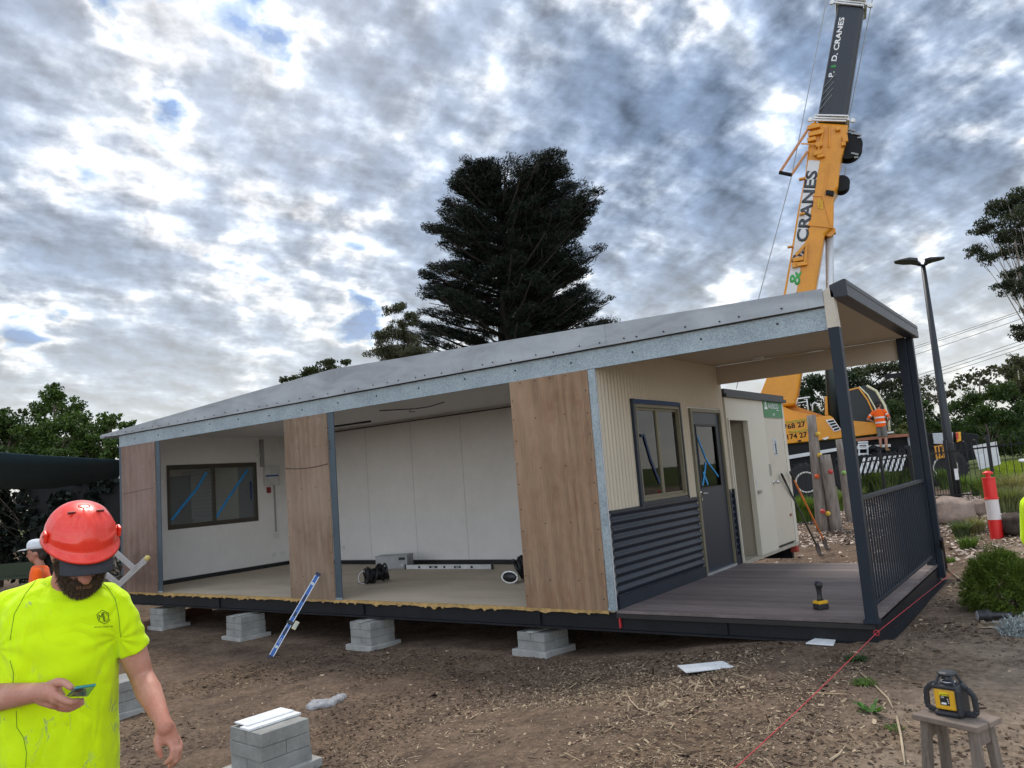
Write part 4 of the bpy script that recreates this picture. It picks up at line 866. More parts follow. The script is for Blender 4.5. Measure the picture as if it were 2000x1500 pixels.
# winch drums
for (x,y,r,nm) in ((1657,290,26,'hose_drum'),(1643,362,16,'cable_drum')):
    q=MB(); c_=K2(x,y,0); R_=r*u; q.lathe([(0,-.3),(R_,-.3),(R_,-.24),(R_*.8,-.22),(R_*.8,.22),(R_,.24),(R_,.3),(0,.3)],c_,az=cn,n=28); q.build(nm,dkb,cr)
q=MB(); 
for x,y in ((1676,270),(1670,308),(1664,262)): q.bar(K2(x-8,y-3,.32),K2(x+6,y,.32),.06,.10,cn).bar(K2(x-2,y+5,.32),K2(x+6,y+5,.32),.05,.06,cn)
q.build('drum_bracket',gry,cr)
MB().tube([K2(1706,-8,.2),K2(1653,262,.2)],.02,5).tube([K2(1652,330,.2),K2(1649,352,.2)],.02,5).build('hoist_rope',gry,cr)
MB().tube([K2(1672,-255,.1),K2(1615,0,.1),K2(1547,348,.3),K2(1484,582,.3),K2(1440,760,.3)],.018,5).build('hoist_rope',gry,cr)
# luffing cylinder
MB().tube([K2(1620,462,.1),K2(1622,650,.1)],.15,18).build('luffing_rod',silv,cr,smooth=True); MB().tube([K2(1622,640,.1),K2(1626,725,.1),K2(1634,850,.1)],.27,18).build('luffing_barrel',mk('barrel_green_black',(.018,.030,.030),.45),cr,smooth=True)
q=MB(); q.lathe([(0,-.4),(.16,-.4),(.16,.4),(0,.4)],K2(1620,460,.1),az=cn,n=16); q.obox(K2(1617,458,.3),kx,cn,up,.28,.12,.10); q.build('pivot_pin',oy,cr)
# superstructure
bd=kp('superstructure',[(1430,841),(1531,826),(1620,814),(1627,818),(1645,845),(1643,857),(1537,868),(1430,886)],1.25,-1.1,oy,bevel=.03)
kp('boom_cradle',[(1490,800),(1528,794),(1548,803),(1588,812),(1596,817),(1500,832),(1480,832)],.75,-.75,oy,bevel=.03)
kp('cradle_arm',[(1528,780),(1562,795),(1612,812),(1612,820),(1528,812)],-.5,-.8,oy,bevel=.02)
kp('mast_bracket',[(1611,776),(1616,775),(1618,812),(1611,812)],.3,-.1,oy,bevel=.02)
gr=kp('engine_grille',[(1613,823),(1628,821),(1642,841),(1629,845)],1.29,1.24,wht,bevel=0)
for i in range(4): 
    f0=.08+i*.235; f1=f0+.15
    l0=(1613+16*f0,823+22*f0);l1=(1613+16*f1,823+22*f1);r0=(1628+14*f0,821+20*f0);r1=(1628+14*f1,821+20*f1)
    kp('louvre',[(l0[0]+2,l0[1]),(r0[0]-1.5,r0[1]),(r1[0]-1.5,r1[1]),(l1[0]+2,l1[1])],1.30,1.291,dkb,gr,bevel=0)
def ftext(par,s,p,q,h,m,off,bold=.02):
    a=K2(*p,off); b=K2(*q,off); xd=(b-a).normalized(); yd=xd.cross(cn) ; yd=yd if yd.z>0 else -yd
    ob=text(par,'lettering',s,m,a,xd,yd,h,.006,bold=bold); xs=[(v.co+wloc(par)-a).dot(xd) for v in ob.data.vertices]; k=(b-a).length/max(xs); o0=a-wloc(par)
    for v in ob.data.vertices:
        r=v.co-o0; v.co=o0+xd*(r.dot(xd)*k)+yd*r.dot(yd)
ftext(bd,'9768 27',(1527,842),(1576,834),9.5*u,dkb,1.258); ftext(bd,'5174 27',(1532,860.5),(1579,854),9.5*u,dkb,1.258)
ftext(bd,'DANDENONG',(1538,829.5),(1579,824),5*u,gl_,1.258); ftext(bd,'TRARALGON',(1544,848.5),(1582,843),5*u,gl_,1.258)
kp('tow_lug',[(1561,861),(1567,860),(1567,863),(1561,864)],1.3,1.2,dkb,bd,bevel=0); kp('hook_white',[(1606,858),(1618,854),(1619,857),(1612,860)],1.3,1.24,wht,bd,bevel=0)
q=MB(); q.tube([K2(1557,793,1),K2(1560,782,1),K2(1583,779,1)],.03,6).tube([K2(1572,784,1),K2(1577,783,1),K2(1580,805,1)],.03,6).tube([K2(1588,806,1),K2(1588,793,1),K2(1592,789,1),K2(1598,792,1),K2(1605,806,1)],.03,6).tube([K2(1560,790,1),K2(1578,787,1)],.02,6); q.build('guard_rail',wht,cr,smooth=True)
# cab
cab=kp('cab',[(1646,770),(1655,765),(1675,760),(1690,757),(1713,770),(1731,800),(1739,832),(1732,846),(1665,853),(1650,848)],1.15,.0,mk('cab_glass_dark',(.012,.018,.02),.3,spec=.3,var=.1),bevel=.05)
kp('lower_panel',[(1650,826),(1662,826),(1706,829),(1722,831),(1731,846),(1667,854),(1652,850)],1.19,1.10,oy,cab,bevel=.02)
q=MB()
for p_,q_ in (((1650,768),(1675,762)),((1675,762),(1692,785)),((1692,785),(1704,812)),((1704,812),(1707,829)),((1660,825),(1706,829))): q.bar(K2(*p_,1.17),K2(*q_,1.17),.05,.12 if p_[0]>1670 else .05,cn)
q.build('door_frame',oy,cab)
q=MB(); P1=[K2(*p,1.18) for p in ((1676,760),(1692,775),(1706,800),(1714,820),(1716,832))]; q.tube(P1,.03,6); P2=[K2(*p,.6) for p in ((1690,757),(1711,768),(1729,798),(1737,828),(1738,834))]; q.tube(P2,.035,6); q.tube([K2(*p,1.18) for p in ((1690,758),(1708,768),(1724,795),(1731,820),(1733,843))],.05,6)
q.build('windscreen_frame',mk('pale_trim',(.65,.62,.40),.4),cab,smooth=True)
MB().lathe([(0,0),(.18,0),(.17,.12),(.1,.18),(0,.19)],K2(1686,768,.6),n=14).build('beacon',mk('beacon_green',(.0,.42,.12),.3),cab,smooth=True)
q=MB(); q.tube([K2(1700,770,.9),K2(1718,752,.9),K2(1740,738,.9),K2(1752,732,.9)],.03,6).tube([K2(1690,766,.9),K2(1712,745,.9),K2(1745,728,.9)],.025,6).obox(K2(1742,738,.9),kx,cn,up,.30,.06,.08); q.build('mirror_arm',dkb,cab)
kp('step_plate',[(1724,846),(1741,844),(1741,847),(1724,849)],1.3,.6,wht,cab,bevel=0)
# carrier
ca=kp('carrier',[(1400,892),(1537,870),(1645,859),(1760,848),(1870,846),(1900,850),(1905,895),(1850,905),(1760,915),(1640,932),(1540,945),(1400,962)],1.1,-1.2,dkb,bevel=.03)
kp('side_rail',[(1430,905),(1546,889),(1640,874),(1735,868),(1735,873),(1640,880),(1546,896),(1430,912)],1.3,1.15,silv,ca,bevel=0)
kp('deck_plate',[(1660,859),(1740,850),(1775,849),(1775,853),(1740,856),(1660,864)],1.4,.2,mk('deck_orange_brown',(.32,.12,.06),.6),ca,bevel=0)
kp('locker',[(1765,851),(1784,848),(1786,877),(1770,882)],1.25,.6,gry,ca); kp('locker',[(1814,848),(1852,846),(1852,868),(1816,868)],1.25,.6,mk('locker_light',(.42,.44,.46),.5),ca)
am=kp('tail_light',[(1858,846),(1866,845),(1867,862),(1859,865)],1.3,1.0,mk('amber_lens',(.75,.36,.01),.3),ca); kp('red_lens',[(1856,847),(1861,846),(1862,858),(1858,860)],1.32,1.28,mk('red_lens',(.5,.02,.01),.3),am,bevel=0)
hz=kp('hazard_plate',[(1816,872),(1848,866),(1849,892),(1820,896)],1.3,1.2,oy,ca,bevel=0)
for i in range(4): kp('hazard_mark',[(1820+i*7,874-i*1.2),(1823+i*7,873-i*1.2),(1825+i*7,890-i),(1822+i*7,891-i)],1.31,1.301,dkb,hz,bevel=0)
# outrigger panel with diagonal stripes
op=kp('outrigger_panel',[(1672,894),(1752,886),(1757,917),(1675,923)],2.2,2.05,dkb,ca,bevel=0)
for i in range(9):
    x=1673+i*9.2; dx=9; kp('white_stripe',[(x+dx,921.5-i*.65-28),(x+dx+4.8,921-i*.65-28),(x+4.8,922-i*.65),(x,922.5-i*.65)],2.21,2.205,wht,op,bevel=0)
kp('outrigger_beam',[(1672,890),(1760,882),(1760,888),(1672,896)],2.1,.6,dkb,ca)
kp('rear_panel',[(1880,872),(1922,864),(1930,905),(1892,915)],2.3,2.2,mk('panel_white',(.6,.6,.6),.5),ca,bevel=0)
q=MB()
for x0 in(1674,1690): q.bar(K2(x0,868,1.6),K2(x0+2,890,1.6),.05,.05,cn)
for y0 in(864,868,876,886): q.bar(K2(1673,y0+1,1.6),K2(1692,y0,1.6),.05,.06,cn)
q.build('ladder',wht,ca); q=MB()
for x0 in(1678,1692): q.bar(K2(x0,922,1.6),K2(x0+3,950,1.6),.05,.05,cn)
for y0 in(932,948): q.bar(K2(1679,y0+1,1.6),K2(1695,y0,1.6),.05,.05,cn)
q.build('ladder',wht,ca)
q=MB(); 
for x,y,r in ((1701,876,.16),(1712,880,.2),(1752,880,.16),(1763,878,.2),(1770,884,.18),(1706,886,.14)): q.ball(K2(x,y,1.9),(r,r,r*.7),nu=10,nv=6)
q.tube([K2(1700,880,1.9),K2(1720,890,2),K2(1766,884,1.9)],.05,6); q.build('stowed_chain',dkb,ca)
tyre=mk('tyre_rubber',(.02,.02,.021),.8,var=.2)
def wheel(x,y):
    c_=K2(x,y,1.0); R_=.72
    tb_=MB(); tb_.lathe([(.34,-.2),(.60,-.22),(.70,-.19),(.72,-.10),(.72,.10),(.70,.19),(.60,.22),(.34,.2)],c_,az=-cn,n=36)
    for i in range(30):
        a=2*math.pi*i/30; dv=kx*math.cos(a)+up*math.sin(a); tb_.obox(c_+dv*.725-cn*.1,dv,kx*-math.sin(a)+up*math.cos(a),cn,.018,.035,.1)
    wl=tb_.build('wheel',tyre,cr); 
    MB().lathe([(.30,.12),(.37,.20),(.40,.235),(.36,.24),(.32,.16)],c_,az=-cn,n=30).build('rim_edge',mk('rim_pale',(.6,.57,.5),.5),wl,smooth=True)
    r=MB(); r.lathe([(0,.12),(.12,.16),(.16,.08),(.30,.06),(.345,.15),(.34,0),(0,0)],c_,az=-cn,n=30)
    for i in range(10):
        a=2*math.pi*i/10; r.ball(c_-cn*.10+(kx*math.cos(a)+up*math.sin(a))*.22,.022,nu=6,nv=4)
    r.build('rim',oy,wl)
for x,y in((1440,957),(1577,940),(1666,928),(1838,912)): wheel(x,y)
# ------------------------------------------------------------------ hoop topped fence
fb=mk('fence_black',(.012,.013,.015),.45,.3)
fpts=[(1500,27.5,-.35),(1720,22.6,-.03),(1850,18.7,.19),(1935,17.5,.27),(2090,16.2,.3)]
def fpos(px,d,z):
    r=ray(px,900); r_=Vector((r.x,r.y,0)); k=d/r.dot(FWD); return Vector((CAM.x+r.x*k,CAM.y+r.y*k,z))
fw=[fpos(*p) for p in fpts]
fn=0
for si in range(len(fw)-1):
    a,b=fw[si],fw[si+1]; L_=(b-a); ln=L_.length; npn=max(1,round(ln/2.4))
    for j in range(npn):
        p=a+L_*(j/npn); q=a+L_*((j+1)/npn); p=p.copy();q=q.copy(); p.z=gh(p.x,p.y);q.z=gh(q.x,q.y)
        lab=['behind the timber posts','behind the verandah corner post','beside the street lamp','at the right edge of the picture'][si]
        fn+=1
        ordn=['first','second','third','fourth','fifth','sixth','seventh','eighth'][j]
        fe=empty('fence_panel',p,'%s black hoop topped fence panel %s'%(ordn,lab),'fence','black hoop topped fence panels')
        MB().box(p.x-.035,p.x+.035,p.y-.035,p.y+.035,p.z-.1,p.z+1.42).build('post',fb,fe)
        dv=(q-p); l2_=dv.length; ds=dv.normalized()
        r_=MB(); r_.bar(p+up*.12,q+up*.12,.035,.035); r_.build('bottom_rail',fb,fe)
        r_=MB(); r_.bar(p+up*1.14,q+up*1.14,.035,.035); r_.build('top_rail',fb,fe)
        nb=int(l2_/.13); nb-=nb%2; h_=MB()
        for k in range(1,nb,2):
            u0=k/nb; u1=(k+1)/nb; A_=p+dv*u0; B_=p+dv*u1; r0=(B_-A_).length/2; M_=(A_+B_)/2+up*1.25
            h_.tube([A_+up*.1,A_+up*1.25]+[M_-ds*r0*math.cos(t_)+up*r0*math.sin(t_)*1.2 for t_ in (.5,1.05,1.57,2.1,2.6)]+[B_+up*1.25,B_+up*.1],.0075,5)
        h_.build('picket_hoops',fb,fe)
# ------------------------------------------------------------------ overhead lines
wl=mk('wire_grey',(.10,.10,.10),.5)
for i,(ya,yb) in enumerate(((772,601),(776,605),(788,617),(828,660),(832,667),(838,675))):
    P_=[]
    for k in range(13):
        u_=k/12; x=1480+(2140-1480)*u_; y=(ya+ (yb-ya)*((x-1480)/(2000-1480)))+3*math.sin(u_*3.14)*2; P_.append(J(x,y,75-15*u_))
    MB().tube(P_,.022,4).build('overhead_wire',wl,label='%s overhead power line crossing the sky right of the verandah, counted from the top'%['first','second','third','fourth','fifth','sixth'][i],cat='power line',group='overhead power lines')
# ------------------------------------------------------------------ climbing posts in the garden
gwood=mk('silver_grey_timber',(.23,.195,.165),.9,var=.45,scale=4,stretch=(5,5,.5),bmp=.6,bscale=14,bdist=.02)
def cpost(bx,by,tx,ty,w0,w1,label,holds):
    b=onG(bx,by); d0=(b-CAM).dot(FWD); t_=J(tx,ty,d0); t_.y=b.y+(t_.y-b.y)*.3 if False else t_.y
    s=empty('climbing_post',b,label,'timber post','weathered timber climbing posts in the gravel'); rings=[]
    for k in range(9):
        u_=k/8; c_=b.lerp(t_,u_)-up*(.2 if k==0 else 0); r=(w0*(1-u_)+w1*u_)/2*d0/F*(1+.08*pnoise(Vector((k*1.7,bx,0)))); rings.append([c_+Vector((math.cos(a),math.sin(a),0))*r*(1+.10*pnoise(Vector((math.cos(a)*2+bx,math.sin(a)*2,k*.5)))) for a in np.linspace(0,2*math.pi,12,endpoint=False)])
    MB().loft(rings).build('post',gwood,s,smooth=True)
    for hx,hy,c in holds:
        q=J(hx,hy,d0)-cn*(w0/2*d0/F*.9); MB().ball(q,(.055,.055,.05),nu=10,nv=6).ball(q-cn*.03+up*.01,(.03,.035,.03),nu=8,nv=6).build('climbing_hold',mk('hold_'+c,dict(orange=(.62,.10,.02),yellow=(.7,.45,.05),red=(.5,.06,.05),green=(.25,.42,.12))[c],.5),s,smooth=True)
cpost(1608,1036,1584,811,27,17,'tall grey timber climbing post, leftmost of the three in the gravel',[(1596,930,'orange'),(1601,889,'yellow'),(1598,848,'yellow')])
cpost(1634,1034,1611,888,24,21,'short flat topped timber climbing post in the middle of the three',[(1622,921,'red'),(1617,1002,'yellow'),(1607,998,'red')])
cpost(1660,1018,1638,858,16,12,'thin timber climbing post standing right against the verandah corner post',[(1648,923,'green')])
# ------------------------------------------------------------------ vegetation
def leafmat(name,c,isl=.45,tr=.25):
    if name in MATS: return MATS[name]
    m,t,b=newmat(name); g=t.n.new('ShaderNodeNewGeometry'); n=t.noise(objc(t),.6,4,.6)
    f=t.math('ADD',t.math('MULTIPLY',g.outputs['Random Per Island'],.6),t.math('MULTIPLY',n,.4))
    t.link(t.mix(t.ramp(f,[(.2,0),(.8,1)]),tuple(x*(1-isl) for x in c),tuple(x*(1+isl*1.2) for x in c)),b.inputs['Base Color']); b.inputs['Roughness'].default_value=.65; b.inputs['Specular IOR Level'].default_value=.25
    if tr:
        o=t.n['Material Output']; tl=t.n.new('ShaderNodeBsdfTranslucent'); tl.inputs[0].default_value=(c[0]*1.6,c[1]*1.8,c[2]*.8,1); mx=t.n.new('ShaderNodeMixShader'); mx.inputs[0].default_value=tr
        t.link(b.outputs[0],mx.inputs[1]); t.link(tl.outputs[0],mx.inputs[2]); t.link(mx.outputs[0],o.inputs[0])
    MATS[name]=m; return m
bark=mk('bark_brown',(.085,.065,.05),.9,var=.4,scale=4,bmp=.5); barkg=mk('bark_gum',(.30,.26,.22),.8,var=.4,scale=2)
def tree(name,label,cl,D,base,m,leaf,dens,elong=1.6,bk=None,tr=.018,group=None,spread=.12,cat='tree',droop=None,shell=.45,limbs=True):
    "cl: clumps (px,py,rx,ry) seen at depth D"
    b=J(base[0],base[1],D); b.z=gh(b.x,b.y) if (abs(b.x)<60 and b.y<80) else -.3
    r=empty(name,b,label,cat,group); C=[]; ctr=[]
    for i,c_ in enumerate(cl):
        x,y,rx,ry=c_; gm=1.22 if 'gum' in name else 1; rx*=gm; ry*=gm; dd=D*(1+random.uniform(-1,1)*spread*min(1,rx/60)); c=J(x,y,dd); R_=(rx*dd/F,rx*dd/F*.8,ry*dd/F); ctr.append((c,R_))
        sub=13; cov=.6 if dens<9 else (1.6 if 'gum' in name else 2.0); la=leaf*leaf*elong/2
        for k in range(sub):
            d=Vector(rng.normal(size=3)).normalized()*random.random()**.5*.8; cc=c+Vector((d.x*R_[0],d.y*R_[1],d.z*R_[2])); q=random.uniform(.28,.5)
            n_=int(cov*3.14*R_[0]*R_[2]*q*q/la)
            C.append(inell(max(6,n_),cc,(R_[0]*q,R_[1]*q,R_[2]*q*.9),shell))
    C=np.concatenate(C); dirs=np.tile(droop,(len(C),1)) if droop else None
    np_quads('foliage',leaf_quads(C,leaf,elong,dirs=dirs,jit=.8),m,r)
    if limbs:
        t_=MB(); top=max(ctr,key=lambda a:a[0].z)[0]; mid_=sum((a[0] for a in ctr),Vector())/len(ctr); h_=top.z-b.z; r0=max(.06,h_*tr)
        pts=[b-up*.2,b.lerp(mid_,.35)+Vector((.02*h_,0,0)),b.lerp(mid_,.75),mid_.lerp(top,.5)]; t_.tube(pts,[r0,r0*.8,r0*.6,r0*.25],8); t_.build('trunk',bk or bark,r,smooth=True)
        l_=MB()
        for c,R_ in ctr:
            s_=pts[1].lerp(pts[2],random.random()); e=c; m_=s_.lerp(e,.5)+Vector((0,0,.06*(e-s_).length)); l_.tube([s_,m_,e],[r0*.26,r0*.16,r0*.05],6)
            for _ in range(3): 
                v=Vector(rng.normal(size=3)).normalized(); l_.tube([m_.lerp(e,random.random()),e+Vector((v.x*R_[0],v.y*R_[1],abs(v.z)*R_[2]))*.8],[r0*.08,r0*.03],4)
        l_.build('limbs',bk or bark,r,smooth=True)
    return r
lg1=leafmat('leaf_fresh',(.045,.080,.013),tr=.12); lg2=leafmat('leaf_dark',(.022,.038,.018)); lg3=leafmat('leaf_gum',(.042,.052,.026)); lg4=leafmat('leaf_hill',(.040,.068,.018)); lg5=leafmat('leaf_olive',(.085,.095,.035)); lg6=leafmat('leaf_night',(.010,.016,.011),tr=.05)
# left garden trees
tree('broadleaf_tree','tall bright green tree rising behind the shade sail on the left',[(110,770,34,20),(85,795,45,25),(135,800,40,28),(110,830,60,35),(160,835,45,32),(70,850,50,35),(130,870,70,30),(105,757,20,12),(90,885,70,28),(60,870,50,30)],24,(110,1100),lg1,.062,34)
tree('broadleaf_tree','lower green tree between the tall tree and the roof corner',[(215,822,34,16),(245,830,26,14),(200,845,45,28),(235,860,35,28),(190,870,40,25),(262,842,14,10),(160,860,40,30),(180,890,60,25),(225,885,40,22)],22,(215,1100),lg1,.062,34)
tree('broadleaf_tree','green tree cut off by the left edge of the picture',[(5,812,35,18),(-25,830,50,40),(30,835,45,30),(10,860,60,35),(45,805,14,10),(25,885,60,28),(-30,880,60,30)],23,(0,1100),leafmat('leaf_mid',(.036,.065,.014),tr=.12),.062,34)
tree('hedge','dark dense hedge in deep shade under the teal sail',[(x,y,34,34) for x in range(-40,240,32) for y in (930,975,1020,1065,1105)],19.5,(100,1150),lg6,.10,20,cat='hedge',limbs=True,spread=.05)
# shade sail
n_u,n_v=14,6; V=[];
for i in range(n_u+1):
    for j in range(n_v+1):
        u_=i/n_u; v_=j/n_v; x=-220+456*u_; yt=864+(898-864)*((x+220)/456)+3*math.sin(u_*3.1); yb=958-4*math.sin(u_*2)- (22*max(0,(x-100)/136)); 
        x2=x if x<200 else min(x,232+8*(1-v_)); V.append(J(x2,yt+(yb-yt)*v_,14.3+3.0*v_)-up*.18*math.sin(v_*3.14)*math.sin(u_*3.14))
sm_=MB(); sm_.add(V,[(i*(n_v+1)+j,(i+1)*(n_v+1)+j,(i+1)*(n_v+1)+j+1,i*(n_v+1)+j+1) for i in range(n_u) for j in range(n_v)])
so_=sm_.build('shade_sail',mk('sail_teal',(.008,.035,.052),.8,var=.12,scale=2),smooth=True,label='dark teal shade sail stretched left of the building',cat='shade sail'); s_=so_.modifiers.new('s','SOLIDIFY'); s_.thickness=.01
a=J(-100,1180,18.2); b=J(232,1180,18.2); q=MB(); 
for P_ in (a,b): P_.z=-.6
dv=b-a
fe=empty('shade_paling_fence',a,'near black paling fence added behind the hedge as the deep shade under the sail','fence'); q=MB()
nn=60
for i in range(nn): q.obox(a+dv*((i+.5)/nn)+Vector((0,0,1.35))+Vector((.8,1.4,0)),dv.normalized(),up.cross(dv.normalized()),up,dv.length/nn*.495,.01,1.35)
q.build('shade_palings',mk('shade_black',(.008,.009,.009),.9),fe); MB().bar(a+Vector((.8,1.45,.4)),b+Vector((.8,1.45,.4)),.04,.08).bar(a+Vector((.8,1.45,1.6)),b+Vector((.8,1.45,1.6)),.04,.08).build('rails',MATS['shade_black'],fe)  # near-black palings added so the space behind the hedge reads as deep shade
# tree seen over the roof
tree('broadleaf_tree','small dense olive green tree top showing over the left half of the roof',[(640,712,34,14),(675,706,18,9),(600,726,30,12),(565,740,24,10),(630,735,50,18),(650,745,60,20)],62,(630,1000),leafmat('leaf_far_olive',(.036,.046,.016)),.14,9.5)
# gum beside the pine
tree('gum_tree','pale wispy gum tree peeking out left of the huge dark pine',[(768,606,26,14),(800,625,22,14),(752,650,24,18),(788,660,34,22),(765,685,26,14),(815,685,34,16),(745,665,14,18),(780,635,20,12),(800,690,50,24),(750,690,34,20)],40,(820,1000),leafmat('leaf_gum_pale',(.060,.064,.038)),.040,17,elong=3,droop=(0,0,-1),bk=bark,spread=.06,tr=.006)
# big pine
D=46
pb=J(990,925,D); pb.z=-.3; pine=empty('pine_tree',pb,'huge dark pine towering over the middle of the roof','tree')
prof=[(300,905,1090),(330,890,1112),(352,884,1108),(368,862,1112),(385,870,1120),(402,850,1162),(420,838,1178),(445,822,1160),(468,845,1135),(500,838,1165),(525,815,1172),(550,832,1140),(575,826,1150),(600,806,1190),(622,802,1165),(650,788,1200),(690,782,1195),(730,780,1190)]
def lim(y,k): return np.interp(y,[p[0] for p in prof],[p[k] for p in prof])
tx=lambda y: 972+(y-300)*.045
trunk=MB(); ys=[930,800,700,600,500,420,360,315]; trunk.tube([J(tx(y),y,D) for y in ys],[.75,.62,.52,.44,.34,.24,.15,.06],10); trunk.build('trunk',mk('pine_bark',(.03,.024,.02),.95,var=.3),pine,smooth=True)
lat=(ray(1100,743)-ray(900,757)); lat.z=0; lat.normalize(); dpt=up.cross(lat); C=[];Dr=[]; br=MB(); random.seed(12)
py=330.
while py<720:
    for k in range(12 if py<365 else 6):
        az=(0 if k%4<2 else math.pi)+random.gauss(0,.45 if k%2 else 1.3); yy=py+random.uniform(-7,7); O=J(tx(yy),yy,D); ca_=math.cos(az)
        rr=(lim(yy,2)-tx(yy) if ca_>0 else tx(yy)-lim(yy,1))*D/F*(random.uniform(.88,1.05) if k%2 else random.uniform(.6,1.0)); dirv=lat*ca_+dpt*math.sin(az)
        rise=.16*rr+(.25*rr if yy<420 else 0)*random.uniform(.5,1.6); o0=O-up*(rise*1.0+.2*rr); tip=O+dirv*rr+up*.0; midp=o0.lerp(tip,.5)-up*.05*rr
        br.tube([o0,midp,tip],[.11,.075,.02],5)
        side=dirv.cross(up)
        nt=5+int(rr*1.1)
        for q in range(nt):
            u_=.30+.72*(q/nt)**.8; c=o0.lerp(tip,min(1,u_))+side*random.uniform(-.22,.22)*rr*(1.15-u_*.6)+up*random.uniform(-.05,.22)
            n_=int(150*random.uniform(.6,1.3)); r_=np.array((.55,.55,.27))*random.uniform(.55,1.3)
            C.append(inell(n_,c,r_,.5)); dd_=(dirv*.8+up*.45+side*random.uniform(-.5,.5)); Dr.append(np.tile(np.array(dd_),(n_,1)))
        for q in range(2): br.tube([o0.lerp(tip,.5+.2*q),o0.lerp(tip,.8+.15*q)+side*random.uniform(-.25,.25)*rr],[.05,.015],4)
    py+=9.5 if py<600 else 12
for i in range(230):
    yy=random.uniform(322,640); hw=.62*min(lim(yy,2)-tx(yy),tx(yy)-lim(yy,1)); x_=tx(yy)+random.uniform(-1,1)*hw+ (18 if yy<400 else 0); c=J(x_,yy,D)+dpt*random.uniform(-1,1)*hw*D/F*.8; n_=120
    C.append(inell(n_,c,(.6,.6,.32),.5)); o_=(c-J(tx(yy),yy,D)).normalized(); Dr.append(np.tile(np.array(o_*.7+up*.5),(n_,1)))
C=np.concatenate(C);Dr=np.concatenate(Dr)
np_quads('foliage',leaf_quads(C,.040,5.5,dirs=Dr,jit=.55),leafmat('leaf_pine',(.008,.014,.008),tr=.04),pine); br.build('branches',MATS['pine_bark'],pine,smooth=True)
# upper right gum
tree('gum_tree','tall spreading gum tree reaching in from the right edge of the sky',[(1975,385,32,20),(1950,412,32,18),(1990,425,34,22),(1922,445,28,15),(1960,460,34,16),(1905,492,22,13),(1932,505,26,12),(1965,495,24,14),(2000,480,34,24),(1985,535,26,16),(1965,560,24,14),(1998,565,24,18),(2040,420,50,50),(2060,520,60,60),(1990,640,14,10),(2010,655,26,16),(2030,600,30,20)],30,(2090,980),leafmat('leaf_gum_sky',(.036,.044,.024)),.042,42,elong=2.8,droop=(.1,0,-1),bk=barkg,tr=.010,spread=.06,shell=.5)
# tree belt behind the crane
random.seed(21)
tree('gum_tree','dark ragged gum trees filling the gap behind the crane boom',[(1585,745,30,20),(1610,760,34,24),(1580,790,34,26),(1640,735,30,18),(1600,815,40,24),(1640,790,34,26),(1560,770,24,22),(1600,850,60,30),(1660,840,40,30),(1570,830,34,30),(1540,860,40,28)],52,(1600,930),lg2,.10,15,elong=2,bk=bark,spread=.08)
tree('gum_tree','dark open crowned gum tree behind the crane cab',[(1690,728,34,16),(1730,722,30,16),(1755,742,28,20),(1665,755,32,22),(1710,762,36,20),(1745,780,30,20),(1680,795,34,20),(1640,770,24,22),(1700,820,40,26),(1750,800,34,28),(1665,815,30,24),(1780,770,26,30)],54,(1700,930),lg3,.10,13,elong=2.2,spread=.08)
tree('broadleaf_tree','mid green bushy tree behind the orange shirted worker',[(1725,815,34,22),(1755,800,30,26),(1735,845,40,22),(1775,830,30,28),(1700,845,30,24),(1790,805,20,22),(1720,870,60,26),(1790,865,40,26)],46,(1740,930),leafmat('leaf_mid2',(.038,.060,.020)),.095,17)
tree('broadleaf_tree','small yellow olive bush between the worker and the rear verandah post',[(1762,838,16,16),(1770,852,18,14),(1752,855,14,12)],42,(1762,900),lg5,.09,22,cat='bush')
tree('gum_tree','thin half bare gum behind the street lamp pole',[(1808,745,14,12),(1826,752,18,12),(1800,768,16,14),(1835,775,14,12),(1815,785,20,14)],58,(1815,940),leafmat('leaf_thin',(.07,.065,.05)),.13,6,elong=2.5,bk=barkg,tr=.01)
tree('broadleaf_tree','green tree directly right of the rear verandah post',[(1805,800,20,22),(1815,835,24,24),(1800,860,24,20),(1832,850,18,24),(1795,825,16,20)],47,(1812,930),lg4,.09,17)
tree('broadleaf_tree','broad rounded green tree mass right of the street lamp',[(1905,775,36,22),(1950,765,40,24),(1990,772,36,26),(1880,800,34,26),(1925,810,46,30),(1975,815,44,32),(1890,845,40,26),(1945,850,50,26),(1995,855,36,28),(1860,840,22,26),(2040,810,50,50),(1870,872,50,22),(1930,875,50,22),(1990,870,50,24),(1820,870,40,24)],43,(1940,930),lg4,.085,17)
tree('wooded_knoll','brownish tree covered knoll behind the broad green tree',[(1885,742,30,14),(1915,728,34,14),(1950,724,34,12),(1985,730,30,14),(1868,756,22,12),(1930,745,50,16),(1850,770,20,12)],75,(1920,900),leafmat('leaf_brown',(.052,.050,.030)),.26,6,cat='trees')
tree('gum_tree','gum tree at the right edge above the fence',[(1985,705,26,14),(1998,730,30,22),(1972,725,16,16),(2010,760,36,26),(1985,760,22,20)],48,(2015,900),leafmat('leaf_edge',(.06,.062,.03)),.09,13,elong=2.2,bk=barkg)
for k,(x,l) in enumerate(((330,'left'),(460,'right'))): pass
# dark belt of scrub closing the view under the verandah roof
tree('scrub_belt','dark low scrub beyond the crane under the verandah roof',[(x,870+random.uniform(-14,14)-(x-1440)*.09,34,26) for x in range(1380,2080,34)],60,(1600,940),lg2,.2,12,cat='scrub',limbs=False,spread=.04)
tree('scrub_belt','dark dense treeline closing the view right of the verandah',[(x,862-(x-1780)*.10+random.uniform(-10,10),36,34) for x in range(1780,2100,30)],56,(1900,940),lg2,.16,12,cat='scrub',limbs=False,spread=.04)
